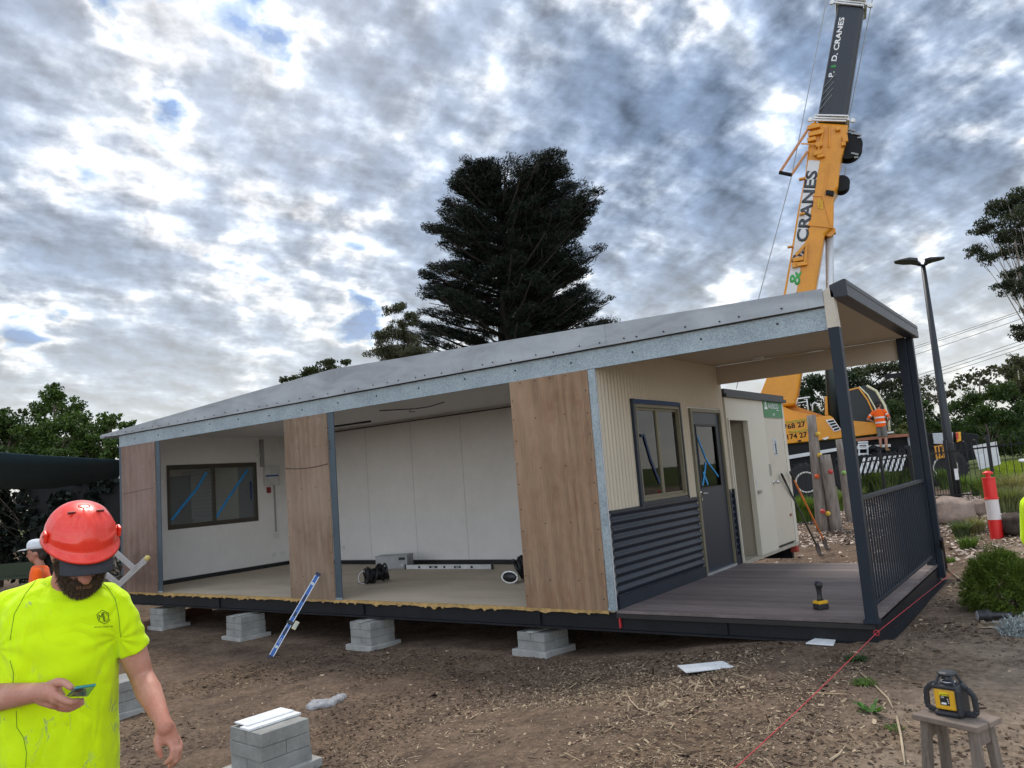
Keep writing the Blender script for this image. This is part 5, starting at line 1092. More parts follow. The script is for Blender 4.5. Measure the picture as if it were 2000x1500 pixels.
# tufts of strappy grass
def tuft(px,py,w,h,n,m,name,label,cat='grass tuft',D=None,lean=.5,wd=.006,group=None,base=None):
    b=onG(px,py) if D is None else J(px,py,D); d0=(b-CAM).dot(FWD); W=w*d0/F; H=h*d0/F*(.78 if h>40 else 1); V=[]
    for i in range(n):
        a=random.uniform(0,2*math.pi); r=W*.5*random.random()**.5*.55; o=b+Vector((math.cos(a)*r,math.sin(a)*r,-.01)); L_=H*random.uniform(.55,1.1); k=random.uniform(.15,1)*lean
        dr_=Vector((math.cos(a+random.uniform(-.7,.7)),math.sin(a+random.uniform(-.7,.7)),0)); sd=dr_.cross(up)*wd*random.uniform(.6,1.4)*max(1,d0/9)
        p1=o+up*L_*.55+dr_*L_*k*.35; p2=o+up*L_*(.95-.35*k)+dr_*L_*k; V.append([o-sd,o+sd,p1+sd*.9,p1-sd*.9]); V.append([p1-sd*.9,p1+sd*.9,p2+sd*.1,p2-sd*.1])
    return np_quads(name,V,m,origin=b,label=label,cat=cat,group=group)
gA=leafmat('blade_green',(.10,.155,.03),.4); gB=leafmat('blade_lime',(.115,.16,.035),.35); gC=leafmat('blade_dry',(.24,.22,.11),.35)
for i,(px,py,w,h,n,m,l) in enumerate(((1566,1020,60,75,700,gA,'between the cream toilet block and the tall timber post'),(1588,1012,36,60,400,gA,'right beside the tall timber post'),(1637,1000,34,60,350,gB,'between the short and thin timber posts'),(1672,985,40,50,300,gB,'just left of the verandah corner post'),
   (1690,965,60,55,600,gB,'under the left part of the handrail'),(1730,962,70,65,800,gB,'under the middle of the handrail'),(1765,955,60,60,600,gA,'next to the rear verandah post'),(1850,955,40,60,400,gA,'left of the lamp post foot'),(1882,962,40,40,300,gA,'right of the lamp post foot'),
   (1945,975,80,75,900,gB,'behind the bollard'),(1990,980,90,80,900,gC,'at the right edge behind the bollard'),(1965,1000,90,70,900,leafmat('blade_olive',(.14,.155,.06),.35),'low and wide right of the bollard'),(1912,968,36,50,280,gA,'between lamp post and bollard'))):
    tuft(px,py,w,h,n,m,'grass_tuft','strappy grass tuft growing '+l,group='strappy grass tufts')
tuft(1892,1072,50,36,160,gA,'grass_tuft','small bright green tuft in the dark soil in front of the boulder',lean=1.0,group='strappy grass tufts')
tuft(1880,1050,44,50,420,leafmat('blade_sage',(.11,.14,.065),.35),'leafy_shrub','sage green shrub in front of the boulder beside the deck post',cat='shrub',lean=.6)
tuft(1908,1040,40,40,200,gC,'grass_tuft','dry pale tuft beside the boulder and the bollard',lean=.8,group='strappy grass tufts')
tuft(1856,1078+20,30,14,60,gA,'weed','tiny weed at the foot of the rear verandah post',cat='weed',lean=.9)
# fine leaved round bush
bc=onG(1962,1192); dB=(bc-CAM).dot(FWD); k_=dB/F
rb_=empty('round_bush',bc,'round feathery deep green bush beside the path in front of the bollard','bush'); C=[];Dr=[]
for i in range(420):
    v=Vector(rng.normal(size=3)).normalized(); v.z=abs(v.z)*1.0-.12; r0=random.uniform(.72,1.0); c=bc+Vector((v.x*70*k_*r0,v.y*70*k_*r0,(v.z*120+18)*k_*r0)); n_=44; C.append(inell(n_,c,(.06,.06,.045),.5)); Dr.append(np.tile(np.array(v*.6+up*.25-Vector((0,0,.5*(1-v.z)))),(n_,1)))
np_quads('foliage',leaf_quads(np.concatenate(C),.0075,8,dirs=np.concatenate(Dr),jit=.35),leafmat('leaf_feather',(.085,.125,.018),.5),rb_)
q=MB(); 
for i in range(26):
    v=Vector(rng.normal(size=3)).normalized(); v.z=abs(v.z); q.tube([bc,bc+Vector((v.x*50*k_,v.y*50*k_,v.z*90*k_))],[.008,.003],5)
q.build('stems',bark,rb_)
sc0=onG(1990,1240); dB=(sc0-CAM).dot(FWD); V=[]
for i in range(900):
    v=Vector(rng.normal(size=3)).normalized(); v.z=abs(v.z); o=sc0+Vector((v.x,v.y,0))*.04*random.random(); a=o
    for sgm in range(4):
        b=a+(v+Vector(rng.normal(size=3))*.75).normalized()*.048*random.uniform(.5,1.3); s=(b-a).cross(Vector(rng.normal(size=3))).normalized()*.0022; V.append([a-s,a+s,b+s,b-s]); a=b
        if random.random()<.5: c=a+Vector(rng.normal(size=3)).normalized()*.018; V.append([a-s*2,a+s*2,c+s,c-s])
np_quads('silver_shrub',V,leafmat('leaf_silver',(.33,.37,.36),.3,tr=0),origin=sc0,label='silver grey wiry shrub on the path at the right edge',cat='shrub')
# weeds in the dirt
def weed(px,py,w,n,m,L,wd,label):
    b=onG(px,py); V=[]
    for i in range(n):
        a=random.uniform(0,6.28); dv=Vector((math.cos(a),math.sin(a),random.uniform(.1,.7))).normalized(); sd=dv.cross(up).normalized(); l=L*random.uniform(.5,1.15); w_=wd*random.uniform(.7,1.3); o=b+Vector((math.cos(a),math.sin(a),0))*w*random.random()*.5
        p=[o,o+dv*l*.35,o+dv*l*.7+up*.01,o+dv*l-up*.012*random.random()]; ws=[.25,1,.8,.05]
        for j in range(3): V.append([p[j]-sd*w_*ws[j],p[j]+sd*w_*ws[j],p[j+1]+sd*w_*ws[j+1],p[j+1]-sd*w_*ws[j+1]])
    np_quads('weed',V,m,origin=b,label=label,cat='weed')
weed(1672,1290,.10,150,leafmat('weed_dark',(.035,.075,.022)),.07,.006,'bushy dark green weed at the deck corner under the string')
weed(1688,1336,.12,170,leafmat('weed_lime',(.09,.15,.03)),.055,.004,'light green ferny weed in the middle of the yard path edge')
weed(1703,1392,.03,16,leafmat('weed_broad',(.065,.15,.03)),.13,.014,'broad leaved green weed lying flat near the stool')
weed(1745,1425,.09,60,leafmat('weed_lime',(.09,.15,.03)),.04,.003,'tiny pale weed left of the stool')
# boulders
def rock(px,py,w,h,dep,m,label,seed,lift=0):
    b=onG(px,py); d0=(b-CAM).dot(FWD); k_=d0/F; q=MB(); rings=[]
    for j in range(15):
        th=math.pi*min(max(j/14,.02),.98); ring=[]
        for i in range(26):
            a=2*math.pi*i/26; v=Vector((math.sin(th)*math.cos(a),math.sin(th)*math.sin(a),-math.cos(th))); v=Vector([math.copysign(abs(c)**.62,c) for c in v])
            d=1+.20*pnoise(v*1.3+Vector((seed,0,0)))+.08*pnoise(v*4+Vector((0,seed,0))); ring.append(b+(lat*v.x*w/2+dpt*v.y*dep/k_/2*1.0+up*(v.z*h/2+h*.38))*k_*d)
        rings.append(ring)
    q.loft(rings).build('boulder',m,label=label,cat='boulder',smooth=True)
rk=mk('boulder_stone',(.27,.20,.16),.9,var=.4,scale=2.5,bmp=.8,bscale=12,bdist=.03)
rock(1852,1018,92,50,.8,rk,'large flat topped brown boulder beside the rear verandah post',3.1); rock(1916,1004,56,30,.5,rk,'smaller low boulder between the large boulder and the bollard',7.7)
# soil mound right of the bollard
rock(2000,1040,90,42,.9,mk('dark_soil',(.06,.042,.032),.98,var=.5,scale=9,bmp=1,bscale=30,bdist=.03),'dark heap of soil behind the round bush at the right edge',1.3)
# bright verge beyond the fence
C=[]
for i in range(9000):
    px=random.uniform(1922,2080); d=random.uniform(22,40); r=ray(px,900); k=d/r.dot(FWD); x,y=r.x*k,r.y*k; C.append((x,y,gh(x,y)+.15))
np_quads('verge_grass',leaf_quads(np.array(C),.11,3,dirs=np.tile((0,0,1),(len(C),1)),jit=.5),leafmat('grass_yellow',(.22,.27,.025),.3),label='bright yellow green grass verge beyond the fence',kind='stuff')
# neighbouring building seen through the room's window
nb_=empty('neighbouring_building',J(430,1100,24),'cream building with a grey roller shutter seen through the room window','building')
a=J(300,1100,26);b=J(470,1100,21);b2=J(640,1100,17.6+4)
a.z=b.z=b2.z=-.6; dv=(b-a).normalized(); nn=up.cross(dv)
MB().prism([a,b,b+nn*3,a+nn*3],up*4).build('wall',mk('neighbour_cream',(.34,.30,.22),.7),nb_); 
q=MB(); w0=a.lerp(b,.42); w1=a.lerp(b,.75)
for i in range(26): q.obox((w0+w1)/2-nn*.03+up*(.2+i*.11),dv,nn,up,(w1-w0).length/2,.02,.045)
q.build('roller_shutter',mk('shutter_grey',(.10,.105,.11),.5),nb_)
MB().obox((a+b)/2-nn*.9+up*3.3,dv,nn,up,(b-a).length/2+.5,1.0,.06).build('verandah_roof',mk('verandah_dark',(.05,.055,.06),.6),nb_)
for u_ in (.2,.8): c_=a.lerp(b,u_)-nn*1.7; MB().bar(c_,c_+up*3.3,.12,.12,nn).build('verandah_post',mk('verandah_pale',(.4,.42,.43),.6),nb_)
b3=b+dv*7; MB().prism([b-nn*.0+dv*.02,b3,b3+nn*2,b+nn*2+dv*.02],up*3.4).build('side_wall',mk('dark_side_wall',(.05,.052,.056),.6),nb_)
# ladder and dead palm fronds at the left corner of the building
ld=empty('folding_ladder',onG(262,1160),'aluminium folding ladder lying against the left corner of the building','ladder'); al=mk('ladder_aluminium',(.50,.51,.52),.35,.6)
for p_,q_ in (((214,1068),(266,1114)),((231,1144),(287,1091)),((190,1108),(230,1140)),((262,1113),(283,1096)),((205,1085),(228,1044))): MB().bar(J(*p_,11.9),J(*q_,11.9),.085,.03,FWD).build('rail',al,ld,bevel=.004)
for p_ in ((288,1090),(229,1042)): MB().ball(J(*p_,11.9),(.045,.045,.045),nu=8,nv=6).build('foot_cap',mk('cap_yellow',(.6,.48,.15),.5),ld)
q=MB(); random.seed(3)
for i in range(70):
    x=random.uniform(192,234); y=random.uniform(1085,1140); a_=random.uniform(-1,1.6); l=random.uniform(10,34); q.tube([J(x-math.cos(a_)*l/2,y-math.sin(a_)*l/2,12.6+random.uniform(-.2,.4)),J(x+3,y-4,12.6),J(x+math.cos(a_)*l/2,y+math.sin(a_)*l/2,12.6+random.uniform(-.3,.3))],.013,4)
q.build('brush_pile',mk('dry_frond',(.22,.19,.15),.9,isl=.4),label='pile of dry grey branches behind the ladder by the worker',cat='brush pile')
bn=empty('garden_bench',J(30,1160,15),'faded green bench in the shade behind the second worker','bench'); ol=mk('bench_green',(.028,.040,.018),.8)
MB().obox(J(25,1128,15),lat,dpt,up,.42,.2,.02).build('seat',ol,bn); MB().obox(J(25,1112,15.3),lat,dpt,up,.42,.02,.12).build('backrest',ol,bn)
for x in (-8,55): MB().bar(J(x,1130,15),J(x,1130,15)-up*.5,.05,.05).build('leg',ol,bn)
# ------------------------------------------------------------------ people
def mat_skin(name,c,c2):
    m,t,b=newmat(name); co=objc(t); n=t.noise(co,9,4,.6); n2=t.noise(co,160,3,.6)
    t.link(t.mix(t.ramp(t.math('ADD',t.math('MULTIPLY',n,.7),t.math('MULTIPLY',n2,.3)),[(.35,0),(.65,1)]),c2,c),b.inputs['Base Color']); b.inputs['Roughness'].default_value=.55
    b.inputs['Subsurface Weight'].default_value=.12; b.inputs['Subsurface Radius'].default_value=(1,.3,.15); b.inputs['Subsurface Scale'].default_value=.012; b.inputs['Specular IOR Level'].default_value=.35
    bump(t,b,n2,.25,.0015); return m
skin=mat_skin('skin',(.58,.31,.225),(.46,.185,.125)); skin2=mat_skin('skin_tan',(.46,.24,.17),(.34,.15,.10))
def mat_neon(name,c,smudge=True):
    m,t,b=newmat(name); co=objc(t); n=t.noise(co,7,5,.6,.8); n2=t.noise(t.mapping(co,(1,1,.6)),17,4,.65,1.2); n3=t.noise(co,500,2,.5)
    col_=t.mix(t.ramp(n,[(.3,0),(.7,1)]),tuple(x*.93 for x in c),c)
    if smudge:
        s=t.math('MULTIPLY',t.ramp(n2,[(.60,0),(.65,.6)]),t.ramp(t.noise(co,3.4,3,.5),[(.47,0),(.55,1)])); col_=t.mix(s,col_,(.28,.36,.20))
    t.link(col_,b.inputs['Base Color']); b.inputs['Roughness'].default_value=.8; b.inputs['Specular IOR Level'].default_value=.2; b.inputs['Sheen Weight'].default_value=.15
    wr_=t.noise(t.mapping(co,(1,1,.55),(0,rad(25),0)),7,2,.45,.5); rd=t.math('ABSOLUTE',t.math('SUBTRACT',wr_,.5)); hh=t.math('ADD',t.math('MULTIPLY',rd,2.2),t.math('MULTIPLY',n3,.03)); bump(t,b,hh,.55,.035); return m
neon=mat_neon('neon_yellow_fabric',(.70,1.0,.002)); orng=mat_neon('neon_orange_fabric',(.95,.13,.01),False)
navyf=mk('navy_trouser',(.02,.024,.035),.85,var=.2,scale=12); hairm=mk('hair_dark',(.030,.020,.014),.7,var=.4,scale=60)
er=(ray(2000,750)-ray(0,750)); er.z=0; er.normalize(); ef=Vector((-er.y,er.x,0)); ef=ef if ef.dot(FWD)<0 else -ef; eu=Vector((0,0,1))
DM=2.8
def M(x,y,dd=0): return J(x,y,DM-dd)
mp=M(115,1400,0); mgz=gh(mp.x,mp.y)
man=empty('person',(mp.x,mp.y,mgz),'bearded worker in red helmet and neon yellow shirt looking down at a phone, foreground left','person')
# head frame
yaw=rad(40); ph=rad(25)
fy=(ef*math.cos(yaw)+er*math.sin(yaw)); hx=Vector((-fy.y,fy.x,0)); hx=hx if hx.dot(er)>0 else -hx
hy_=(fy*math.cos(ph)-eu*math.sin(ph)).normalized(); hz_=hx.cross(hy_); hz_=hz_ if hz_.z>0 else -hz_
HM=Matrix((hx,hy_,hz_)).transposed(); HO=M(159,1044,0)-hz_*.035
def H(x,y,z): return HO+HM@Vector((x,y,z))
b=MB()
b.ball(H(0,-.005,.02),(.078,.098,.10),HM,20,14).ball(H(0,.035,-.045),(.062,.072,.075),HM,20,14).ball(H(0,.062,-.105),(.045,.038,.035),HM)   # skull, face, chin
b.cap(H(0,.098,-.045),H(0,.122,-.082),.011,.016).ball(H(-.014,.108,-.084),.010,nu=10,nv=8).ball(H(.014,.108,-.084),.010,nu=10,nv=8)           # nose
b.cap(H(-.03,.100,-.012),H(.03,.100,-.012),.012,.012).ball(H(-.038,.078,-.062),(.022,.02,.02),HM).ball(H(.038,.078,-.062),(.022,.02,.02),HM)
b.cap(H(-.02,.106,-.108),H(.02,.106,-.108),.007,.007).cap(H(-.018,.104,-.118),H(.018,.104,-.118),.008,.008)
for s_ in(-1,1): b.ball(H(s_*.080,.0,-.035),(.010,.022,.034),HM,12,10).ball(H(s_*.086,-.010,-.028),(.008,.014,.022),HM,10,8)
b.cap(H(0,-.02,-.04),M(132,1165,-.06),.060,.068).cap(M(132,1150,-.07),M(80,1172,-.06),.05,.045).cap(M(132,1150,-.07),M(185,1174,-.06),.05,.045)
b.ball(M(122,1260,-.05),(.17,.10,.22),Matrix((er,ef,eu)).transposed()).ball(M(118,1450,-.05),(.165,.10,.26),Matrix((er,ef,eu)).transposed())
# left arm hanging (right in the picture)
S1,E1,W1=M(232,1196,-.04),M(277,1322,-.09),M(317,1407,.07)
b.cap(S1.lerp(E1,.15),S1.lerp(E1,.6),.044,.048).cap(S1.lerp(E1,.6),E1,.050,.041).cap(E1,E1.lerp(W1,.35),.041,.045).cap(E1.lerp(W1,.35),W1,.045,.027).cap(W1,M(321,1420,.085),.027,.029)
# hand
pc=[M(322,1424,.08),M(313,1440,.085),M(345,1447,.065)]
b.cap(M(320,1420,.08),M(322,1446,.085),.027,.017).cap(M(324,1420,.075),M(333,1448,.08),.026,.017).cap(M(328,1420,.07),M(342,1447,.07),.024,.017)
def finger(bb,P_,r0,r1):
    for i in range(len(P_)-1): bb.cap(P_[i],P_[i+1],r0+(r1-r0)*i/(len(P_)-1),r0+(r1-r0)*(i+1)/(len(P_)-1),10)
finger(b,[M(312,1428,.09),M(306,1448,.105),M(309,1464,.115),M(314,1477,.11)],.0145,.0105)
finger(b,[M(330,1446,.085),M(338,1464,.105),M(335,1480,.11),M(324,1490,.10)],.0115,.0085)
finger(b,[M(337,1447,.075),M(346,1466,.095),M(343,1486,.095),M(331,1497,.08)],.0115,.0085)
finger(b,[M(343,1445,.06),M(351,1463,.075),M(349,1482,.07),M(338,1494,.055)],.0108,.008)
finger(b,[M(346,1440,.045),M(354,1455,.05),M(352,1470,.045),M(344,1480,.03)],.0095,.0075)
# right arm with the phone (left in the picture)
S2,E2,W2=M(2,1196,-.04),M(-52,1368,.0),M(82,1352,.26)
b.cap(S2.lerp(E2,.15),E2,.044,.046).cap(E2,E2.lerp(W2,.3),.046,.050).cap(E2.lerp(W2,.3),W2.lerp(E2,.12),.050,.033).cap(W2.lerp(E2,.12),W2,.033,.031)
b.cap(W2,M(102,1352,.29),.031,.030).cap(M(84,1362,.26),M(108,1372,.28),.026,.022).cap(M(98,1345,.28),M(112,1362,.30),.026,.024)
finger(b,[M(96,1340,.28),M(112,1332,.30),M(127,1334,.315),M(139,1343,.32)],.0165,.0105)
finger(b,[M(108,1356,.31),M(124,1366,.325),M(140,1372,.325),M(152,1368,.31)],.0135,.0095)
finger(b,[M(108,1366,.29),M(126,1376,.31),M(146,1378,.31),M(160,1368,.29)],.0130,.0095)
finger(b,[M(106,1372,.27),M(122,1381,.28),M(142,1383,.28),M(160,1374,.26)],.0125,.009)
finger(b,[M(102,1374,.24),M(116,1384,.25),M(134,1387,.25),M(150,1380,.235)],.0110,.008)
blob(b,'body',skin,man,.0050,3)
# thumbnails
# shirt
TB=[(1127,132,34,.060,.045,-.075),(1138,129,62,.12,.06,-.07),(1150,125,96,.16,.075,-.06),(1170,121,122,.2,.095,-.05),(1200,118,127,.2,.115,-.04),(1240,115,122,.2,.125,-.03),(1290,112,116,.2,.13,-.025),(1340,110,112,.2,.135,-.02),(1400,110,112,.2,.14,-.015),(1460,110,114,.2,.14,-.015),(1520,111,118,.2,.135,-.02),(1570,112,120,.2,.13,-.02)]
s=MB(); rings=[]
for (y,cx_,hw,_,dpv,dd) in TB:
    c=M(cx_,y,dd); rings.append([c+er*(math.copysign(abs(math.cos(a))**.82,math.cos(a))*hw*DM/F)+ef*(math.copysign(abs(math.sin(a))**.9,math.sin(a))*dpv) for a in np.linspace(0,2*math.pi,36,endpoint=False)])
s.loft(rings)
def sleeve(q,A_,B_,C_,r0,r1,r2):
    for P_,Q_,a_,c_ in ((A_,B_,r0,r1),(B_,C_,r1,r2)):
        t_=(Q_-P_).normalized(); bx=t_.cross(ef).normalized(); by=bx.cross(t_); q.loft([[o+(bx*math.cos(a)+by*math.sin(a))*r for a in np.linspace(0,2*math.pi,20,endpoint=False)] for o,r in ((P_,a_),(Q_,c_))])
    q.ball(A_,r0*1.0); q.ball(B_,r1*1.0)
sleeve(s,M(215,1188,-.04),M(238,1214,-.045),M(264,1268,-.07),.066,.064,.056)
sleeve(s,M(22,1190,-.04),M(2,1218,-.045),M(-32,1300,-.03),.068,.066,.060)
s.cap(M(75,1158,-.055),M(15,1186,-.045),.050,.062).cap(M(180,1158,-.055),M(220,1184,-.045),.050,.060)
shirt=blob(s,'shirt',neon,man,.0060,3)
# folds: soft creases fanning from the armpits and across the belly
ao=wloc(shirt); nm=[v.normal.copy() for v in shirt.data.vertices]
APR=M(225,1250,.03); APL=M(12,1262,.03)
for v,n_ in zip(shirt.data.vertices,nm):
    p=v.co+ao; lx=(p-mp).dot(er); lz=p.z
    q=pnoise(Vector((lx*7+lz*3,0,lz*2.4-lx*2)))*.9+pnoise(Vector((lx*13-lz*7,3,lz*5+lx*3)))*.5
    f1=0
    for A_,sg in ((APR,1),(APL,-1)):
        d_=p-A_; dx=d_.dot(er); dz=d_.z; rr=math.hypot(dx,dz); an=math.atan2(dz,-dx*sg)
        f1+=math.exp(-(rr/.20)**2)*math.sin(an*9+rr*14+2*pnoise(Vector((rr*8,sg,0))))*.8
    low=ss(.75,.35,lz)*math.sin(lz*34+lx*9+3*pnoise(Vector((lx*4,lz*4,7))))*.5
    v.co+=n_*(.0125*q+.0028*f1+.004*low+.003*abs(pnoise(Vector((lx*22+lz*12,1,lz*9-lx*5)))))
shirt.data.update()
# collar ring
cr_=MB(); cpts=[M(132+46*math.cos(a),1138-9*math.sin(a)+ (14 if math.sin(a)<0 else 0)*(-math.sin(a)),-.07-.075*math.sin(a)*1.0) for a in np.linspace(0,2*math.pi,28)]
# trousers, boots
q=MB(); q.ball(M(113,1590,-.03),(.20,.14,.12),Matrix((er,ef,eu)).transposed())
for sgn in(-1,1):
    hp=M(113+sgn*50,1600,-.03); kn=Vector((hp.x,hp.y,0))+ef*(.03+.05*(sgn>0)); kn.z=mgz+.47; an=Vector((hp.x,hp.y,0))+er*sgn*.03+ef*(.02*sgn); an.z=mgz+.10
    if hp.z<kn.z+.1: hp.z=kn.z+.3
    q.cap(hp,kn,.10,.075).cap(kn,an,.075,.06)
    ft=MB(); ft.ball(an+ef*.06-eu*.045,(.05,.14,.05),Matrix((er,ef,eu)).transposed()).cap(an-eu*.04,an+eu*.06,.055,.055); blob(ft,'boot',mk('boot_tan',(.22,.13,.06),.8),man,.012,2)
blob(q,'trousers',navyf,man,.014,3)
# beard
q=MB(); 
for a in np.linspace(-1,1,15):
    ca=a*1.35; x=math.sin(ca)*.066; y=.030+math.cos(ca)*.055; q.ball(H(x,y,-.097-.040*math.cos(ca)+.03*abs(a)**3),(.014,.019,.021+.012*math.cos(ca)),HM,10,8)
    if abs(a)>.9: q.ball(H(math.copysign(.073,a),.018,-.060),(.008,.014,.028),HM,10,8)
q.ball(H(0,.070,-.128),(.046,.040,.040),HM); q.cap(H(-.034,.094,-.104),H(0,.110,-.096),.012,.013).cap(H(.034,.094,-.104),H(0,.110,-.096),.012,.013).cap(H(-.03,.088,-.128),H(.03,.088,-.128),.014,.014)
beardm=mk('beard_brown',(.060,.042,.028),.85,var=.6,scale=45,bmp=.8,bscale=260,bdist=.004)
bd_=blob(q,'beard',beardm,man,.0045,2); P_=[];N_=[]; o_=wloc(bd_); vs=bd_.data.vertices; random.seed(5)
for i in range(9000):
    v=vs[random.randrange(len(vs))]; n_=v.normal
    if (n_.dot(hy_)>-.5): P_.append(v.co+o_+n_*.003+Vector(rng.normal(size=3))*.002); N_.append(n_*.7-eu*.8+hy_*.1)
np_quads('beard_hair',leaf_quads(np.array(P_),.0013,11,dirs=np.array(N_),jit=.35),leafmat('beard_strand',(.10,.068,.042),.6,tr=0),bd_)
# short hair at the side under the helmet
q=MB(); 
for s_ in(-1,1): q.ball(H(s_*.072,-.01,-.005),(.012,.03,.022),HM,10,8)
q.ball(H(0,-.055,-.01),(.072,.05,.05),HM); blob(q,'hair',hairm,man,.005,1)
# sunglasses
q=MB()
for s_ in(-1,1): q.ball(H(s_*.033,.113,-.033),(.031,.007,.019),HM,16,8)
gm_=MB(); sg_=q.build('sunglasses',mk('lens_mirror',(.03,.05,.03),.08,.6,spec=.9,var=.05),man,smooth=True)
MB().tube([H(-.008,.118,-.026),H(.008,.118,-.026)],.003,6).tube([H(-.062,.105,-.03),H(-.082,.05,-.025),H(-.085,.0,-.02)],.0025,6).tube([H(.062,.105,-.03),H(.082,.05,-.025),H(.085,.0,-.02)],.0025,6).build('frame',black,sg_)
# baseball cap worn under the helmet
q=MB(); cpm=mk('cap_charcoal',(.040,.042,.050),.9,var=.15,scale=60,bmp=.3,bscale=400)
R1=[];R2=[]
for a in np.linspace(-1,1,21):
    an=a*1.22; x=math.sin(an)*.088; R1.append(H(x*.98,.060+math.cos(an)*.040,.020)); R2.append(H(x*1.02,.085+ (max(0,math.cos(an*1.12)))**.55*.100,-.026-.018*a*a))
th=hz_*.0035; k=len(R1); mid_=[a.lerp(c,.5)+hz_*.010 for a,c in zip(R1,R2)]
V=R1+mid_+R2+[p-th for p in R1]+[p-th for p in mid_]+[p-th for p in R2]
fc_=[]
for r in (0,1):
    for i in range(k-1): fc_.append((r*k+i,r*k+i+1,(r+1)*k+i+1,(r+1)*k+i)); fc_.append(((r+3)*k+i,(r+4)*k+i,(r+4)*k+i+1,(r+3)*k+i+1))
for i in range(k-1): fc_.append((2*k+i,2*k+i+1,5*k+i+1,5*k+i))
fc_+=[(0,k,4*k,3*k),(k,2*k,5*k,4*k),(k-1,2*k-1,5*k-1,4*k-1)[::-1],(2*k-1,3*k-1,6*k-1,5*k-1)[::-1]]
q.add(V,fc_); cpp=q.build('cap',cpm,man,smooth=True)
q=MB(); q.lathe([(.088,-.018),(.092,.03),(.0,.03)],HO+hz_*0,ax=hx,az=hz_,n=28); q.build('crown',cpm,cpp,smooth=True)
# helmet
hm=mk('helmet_red',(.86,.045,.020),.30,var=.10,scale=9,spec=.5,coat=.35,bmp=.08,bscale=300)
HC=HO+hz_*.030; q=MB(); rings=[]
NA=72;NL=26
def dome(a,t_):
    x=math.sin(a);y=math.cos(a); rx,ry,rz=.116,.142,.116; ct=math.cos(t_); st_=math.sin(t_); ex=math.copysign(abs(ct)**.86,ct)
    p=Vector((x*rx*ex,y*ry*ex-.008,rz*st_)); nrm=Vector((x*ct/rx,y*ct/ry,st_/rz)).normalized()
    # embossed side panels and a raised centre band
    az=math.atan2(x,y); d=0
    f=lambda v,l,h,w:max(0,min(1,(v-l)/w))*max(0,min(1,(h-v)/w))
    el=t_
    d-=.0035*f(abs(az),.30,1.10,.035)*f(el,.30,1.12,.045)
    d-=.0030*f(abs(az),1.30,1.85,.04)*f(el,.35,1.0,.05)
    d+=.0028*f(abs(az),.42,1.02,.03)*f(el,.20,.27,.02)
    d+=.0015*f(abs(az),-.5,.20,.03)*f(el,.25,1.45,.05)
    return p+nrm*d
for j in range(NL+1):
    t_=.02+(math.pi/2-.03)*j/NL; rings.append([HC+HM@dome(2*math.pi*i/NA,t_) for i in range(NA)])
brim=[]
for (ex,dz,pk) in ((.004,-.004,.004),(.010,-.012,.016),(.012,-.019,.022),(.006,-.021,.016),(-.004,-.012,.0)):
    R_=[]
    for i in range(NA):
        a=2*math.pi*i/NA; x=math.sin(a);y=math.cos(a); f_=max(0,y)**2.2; e_=ex+pk*f_*1.1
        R_.append(HC+HM@Vector((x*(.116+e_*.8),y*(.142+e_)-.008,dz-.006*f_)))
    brim.append(R_)
q.loft(list(reversed(brim))+rings); q.ball(HC+HM@Vector((0,0,.1155)),(.02,.02,.002),HM,12,6)
hel=q.build('helmet',hm,man,smooth=True)
q=MB()
for s_ in(-1,1):
    MB().obox(HC+HM@Vector((s_*.117,.02,.018)),hx,hy_,hz_,.006,.016,.018).build('accessory_slot',hm,hel,bevel=.004)
q=MB()
for s_ in(-1,1): q.obox(HC+HM@Vector((s_*.045,.035,.109)),hx,hy_,hz_,.012,.003,.004); q.ball(HC+HM@Vector((s_*.121,.02,.02)),(.005,.005,.005),nu=8,nv=6)
q.build('vent',mk('vent_dark_red',(.16,.01,.01),.6),hel)
# phone
c=[M(130,1361,.285),M(172,1361,.285),M(187,1340,.365),M(145,1346,.365)]
pn=(c[1]-c[0]).cross(c[3]-c[0]).normalized(); pn=pn if pn.z>0 else -pn
phn=MB().prism(c,pn*.008).build('phone',mk('phone_teal',(.03,.26,.24),.25,.2,var=.08,coat=.4),bevel=.003,label='teal backed phone held in the right hand of the worker in the red helmet',cat='phone')
cc_=[p.lerp(sum(c,Vector())/4,.06)+pn*.0085 for p in c]; MB().prism(cc_,pn*.0006).build('screen',mk('screen_glass',(.01,.012,.014),.06,spec=.8),phn)
MB().prism([c[0].lerp(c[1],.12).lerp(c[3].lerp(c[2],.12),.62)-pn*.0015,c[0].lerp(c[1],.45).lerp(c[3].lerp(c[2],.45),.62)-pn*.0015,c[0].lerp(c[1],.45).lerp(c[3].lerp(c[2],.45),.9)-pn*.0015,c[0].lerp(c[1],.12).lerp(c[3].lerp(c[2],.12),.9)-pn*.0015],pn*.0015).build('camera_bump',mk('screen_glass',(.01,.012,.014),.06),phn)
# logo and seams on the shirt: laid on its surface
from mathutils.bvhtree import BVHTree
bv=BVHTree.FromPolygons([v.co+ao for v in shirt.data.vertices],[tuple(p.vertices) for p in shirt.data.polygons])
def onS(x,y,lift=.0012):
    r=ray(x,y).normalized(); h_=bv.ray_cast(CAM,r); 
    return (h_[0]+h_[1]*(lift if h_[1].dot(r)<0 else -lift)) if h_[0] else None
ink=mk('logo_ink',(.02,.07,.01),.8)
def lines(name,segs,r,m,par,n=3):
    q=MB()
    for P_ in segs:
        W=[]
        for i in range(len(P_)-1):
            for k_ in range(n): u_=k_/n; W.append(onS(P_[i][0]*(1-u_)+P_[i+1][0]*u_,P_[i][1]*(1-u_)+P_[i+1][1]*u_))
        W.append(onS(*P_[-1])); W=[w_ for w_ in W if w_ is not None]
        if len(W)>1: q.tube(W,r,5)
    if q.v: return q.build(name,m,par)
L_=lambda pts:[(170+x*70/1500,1170+y*70/1500) for x,y in pts]
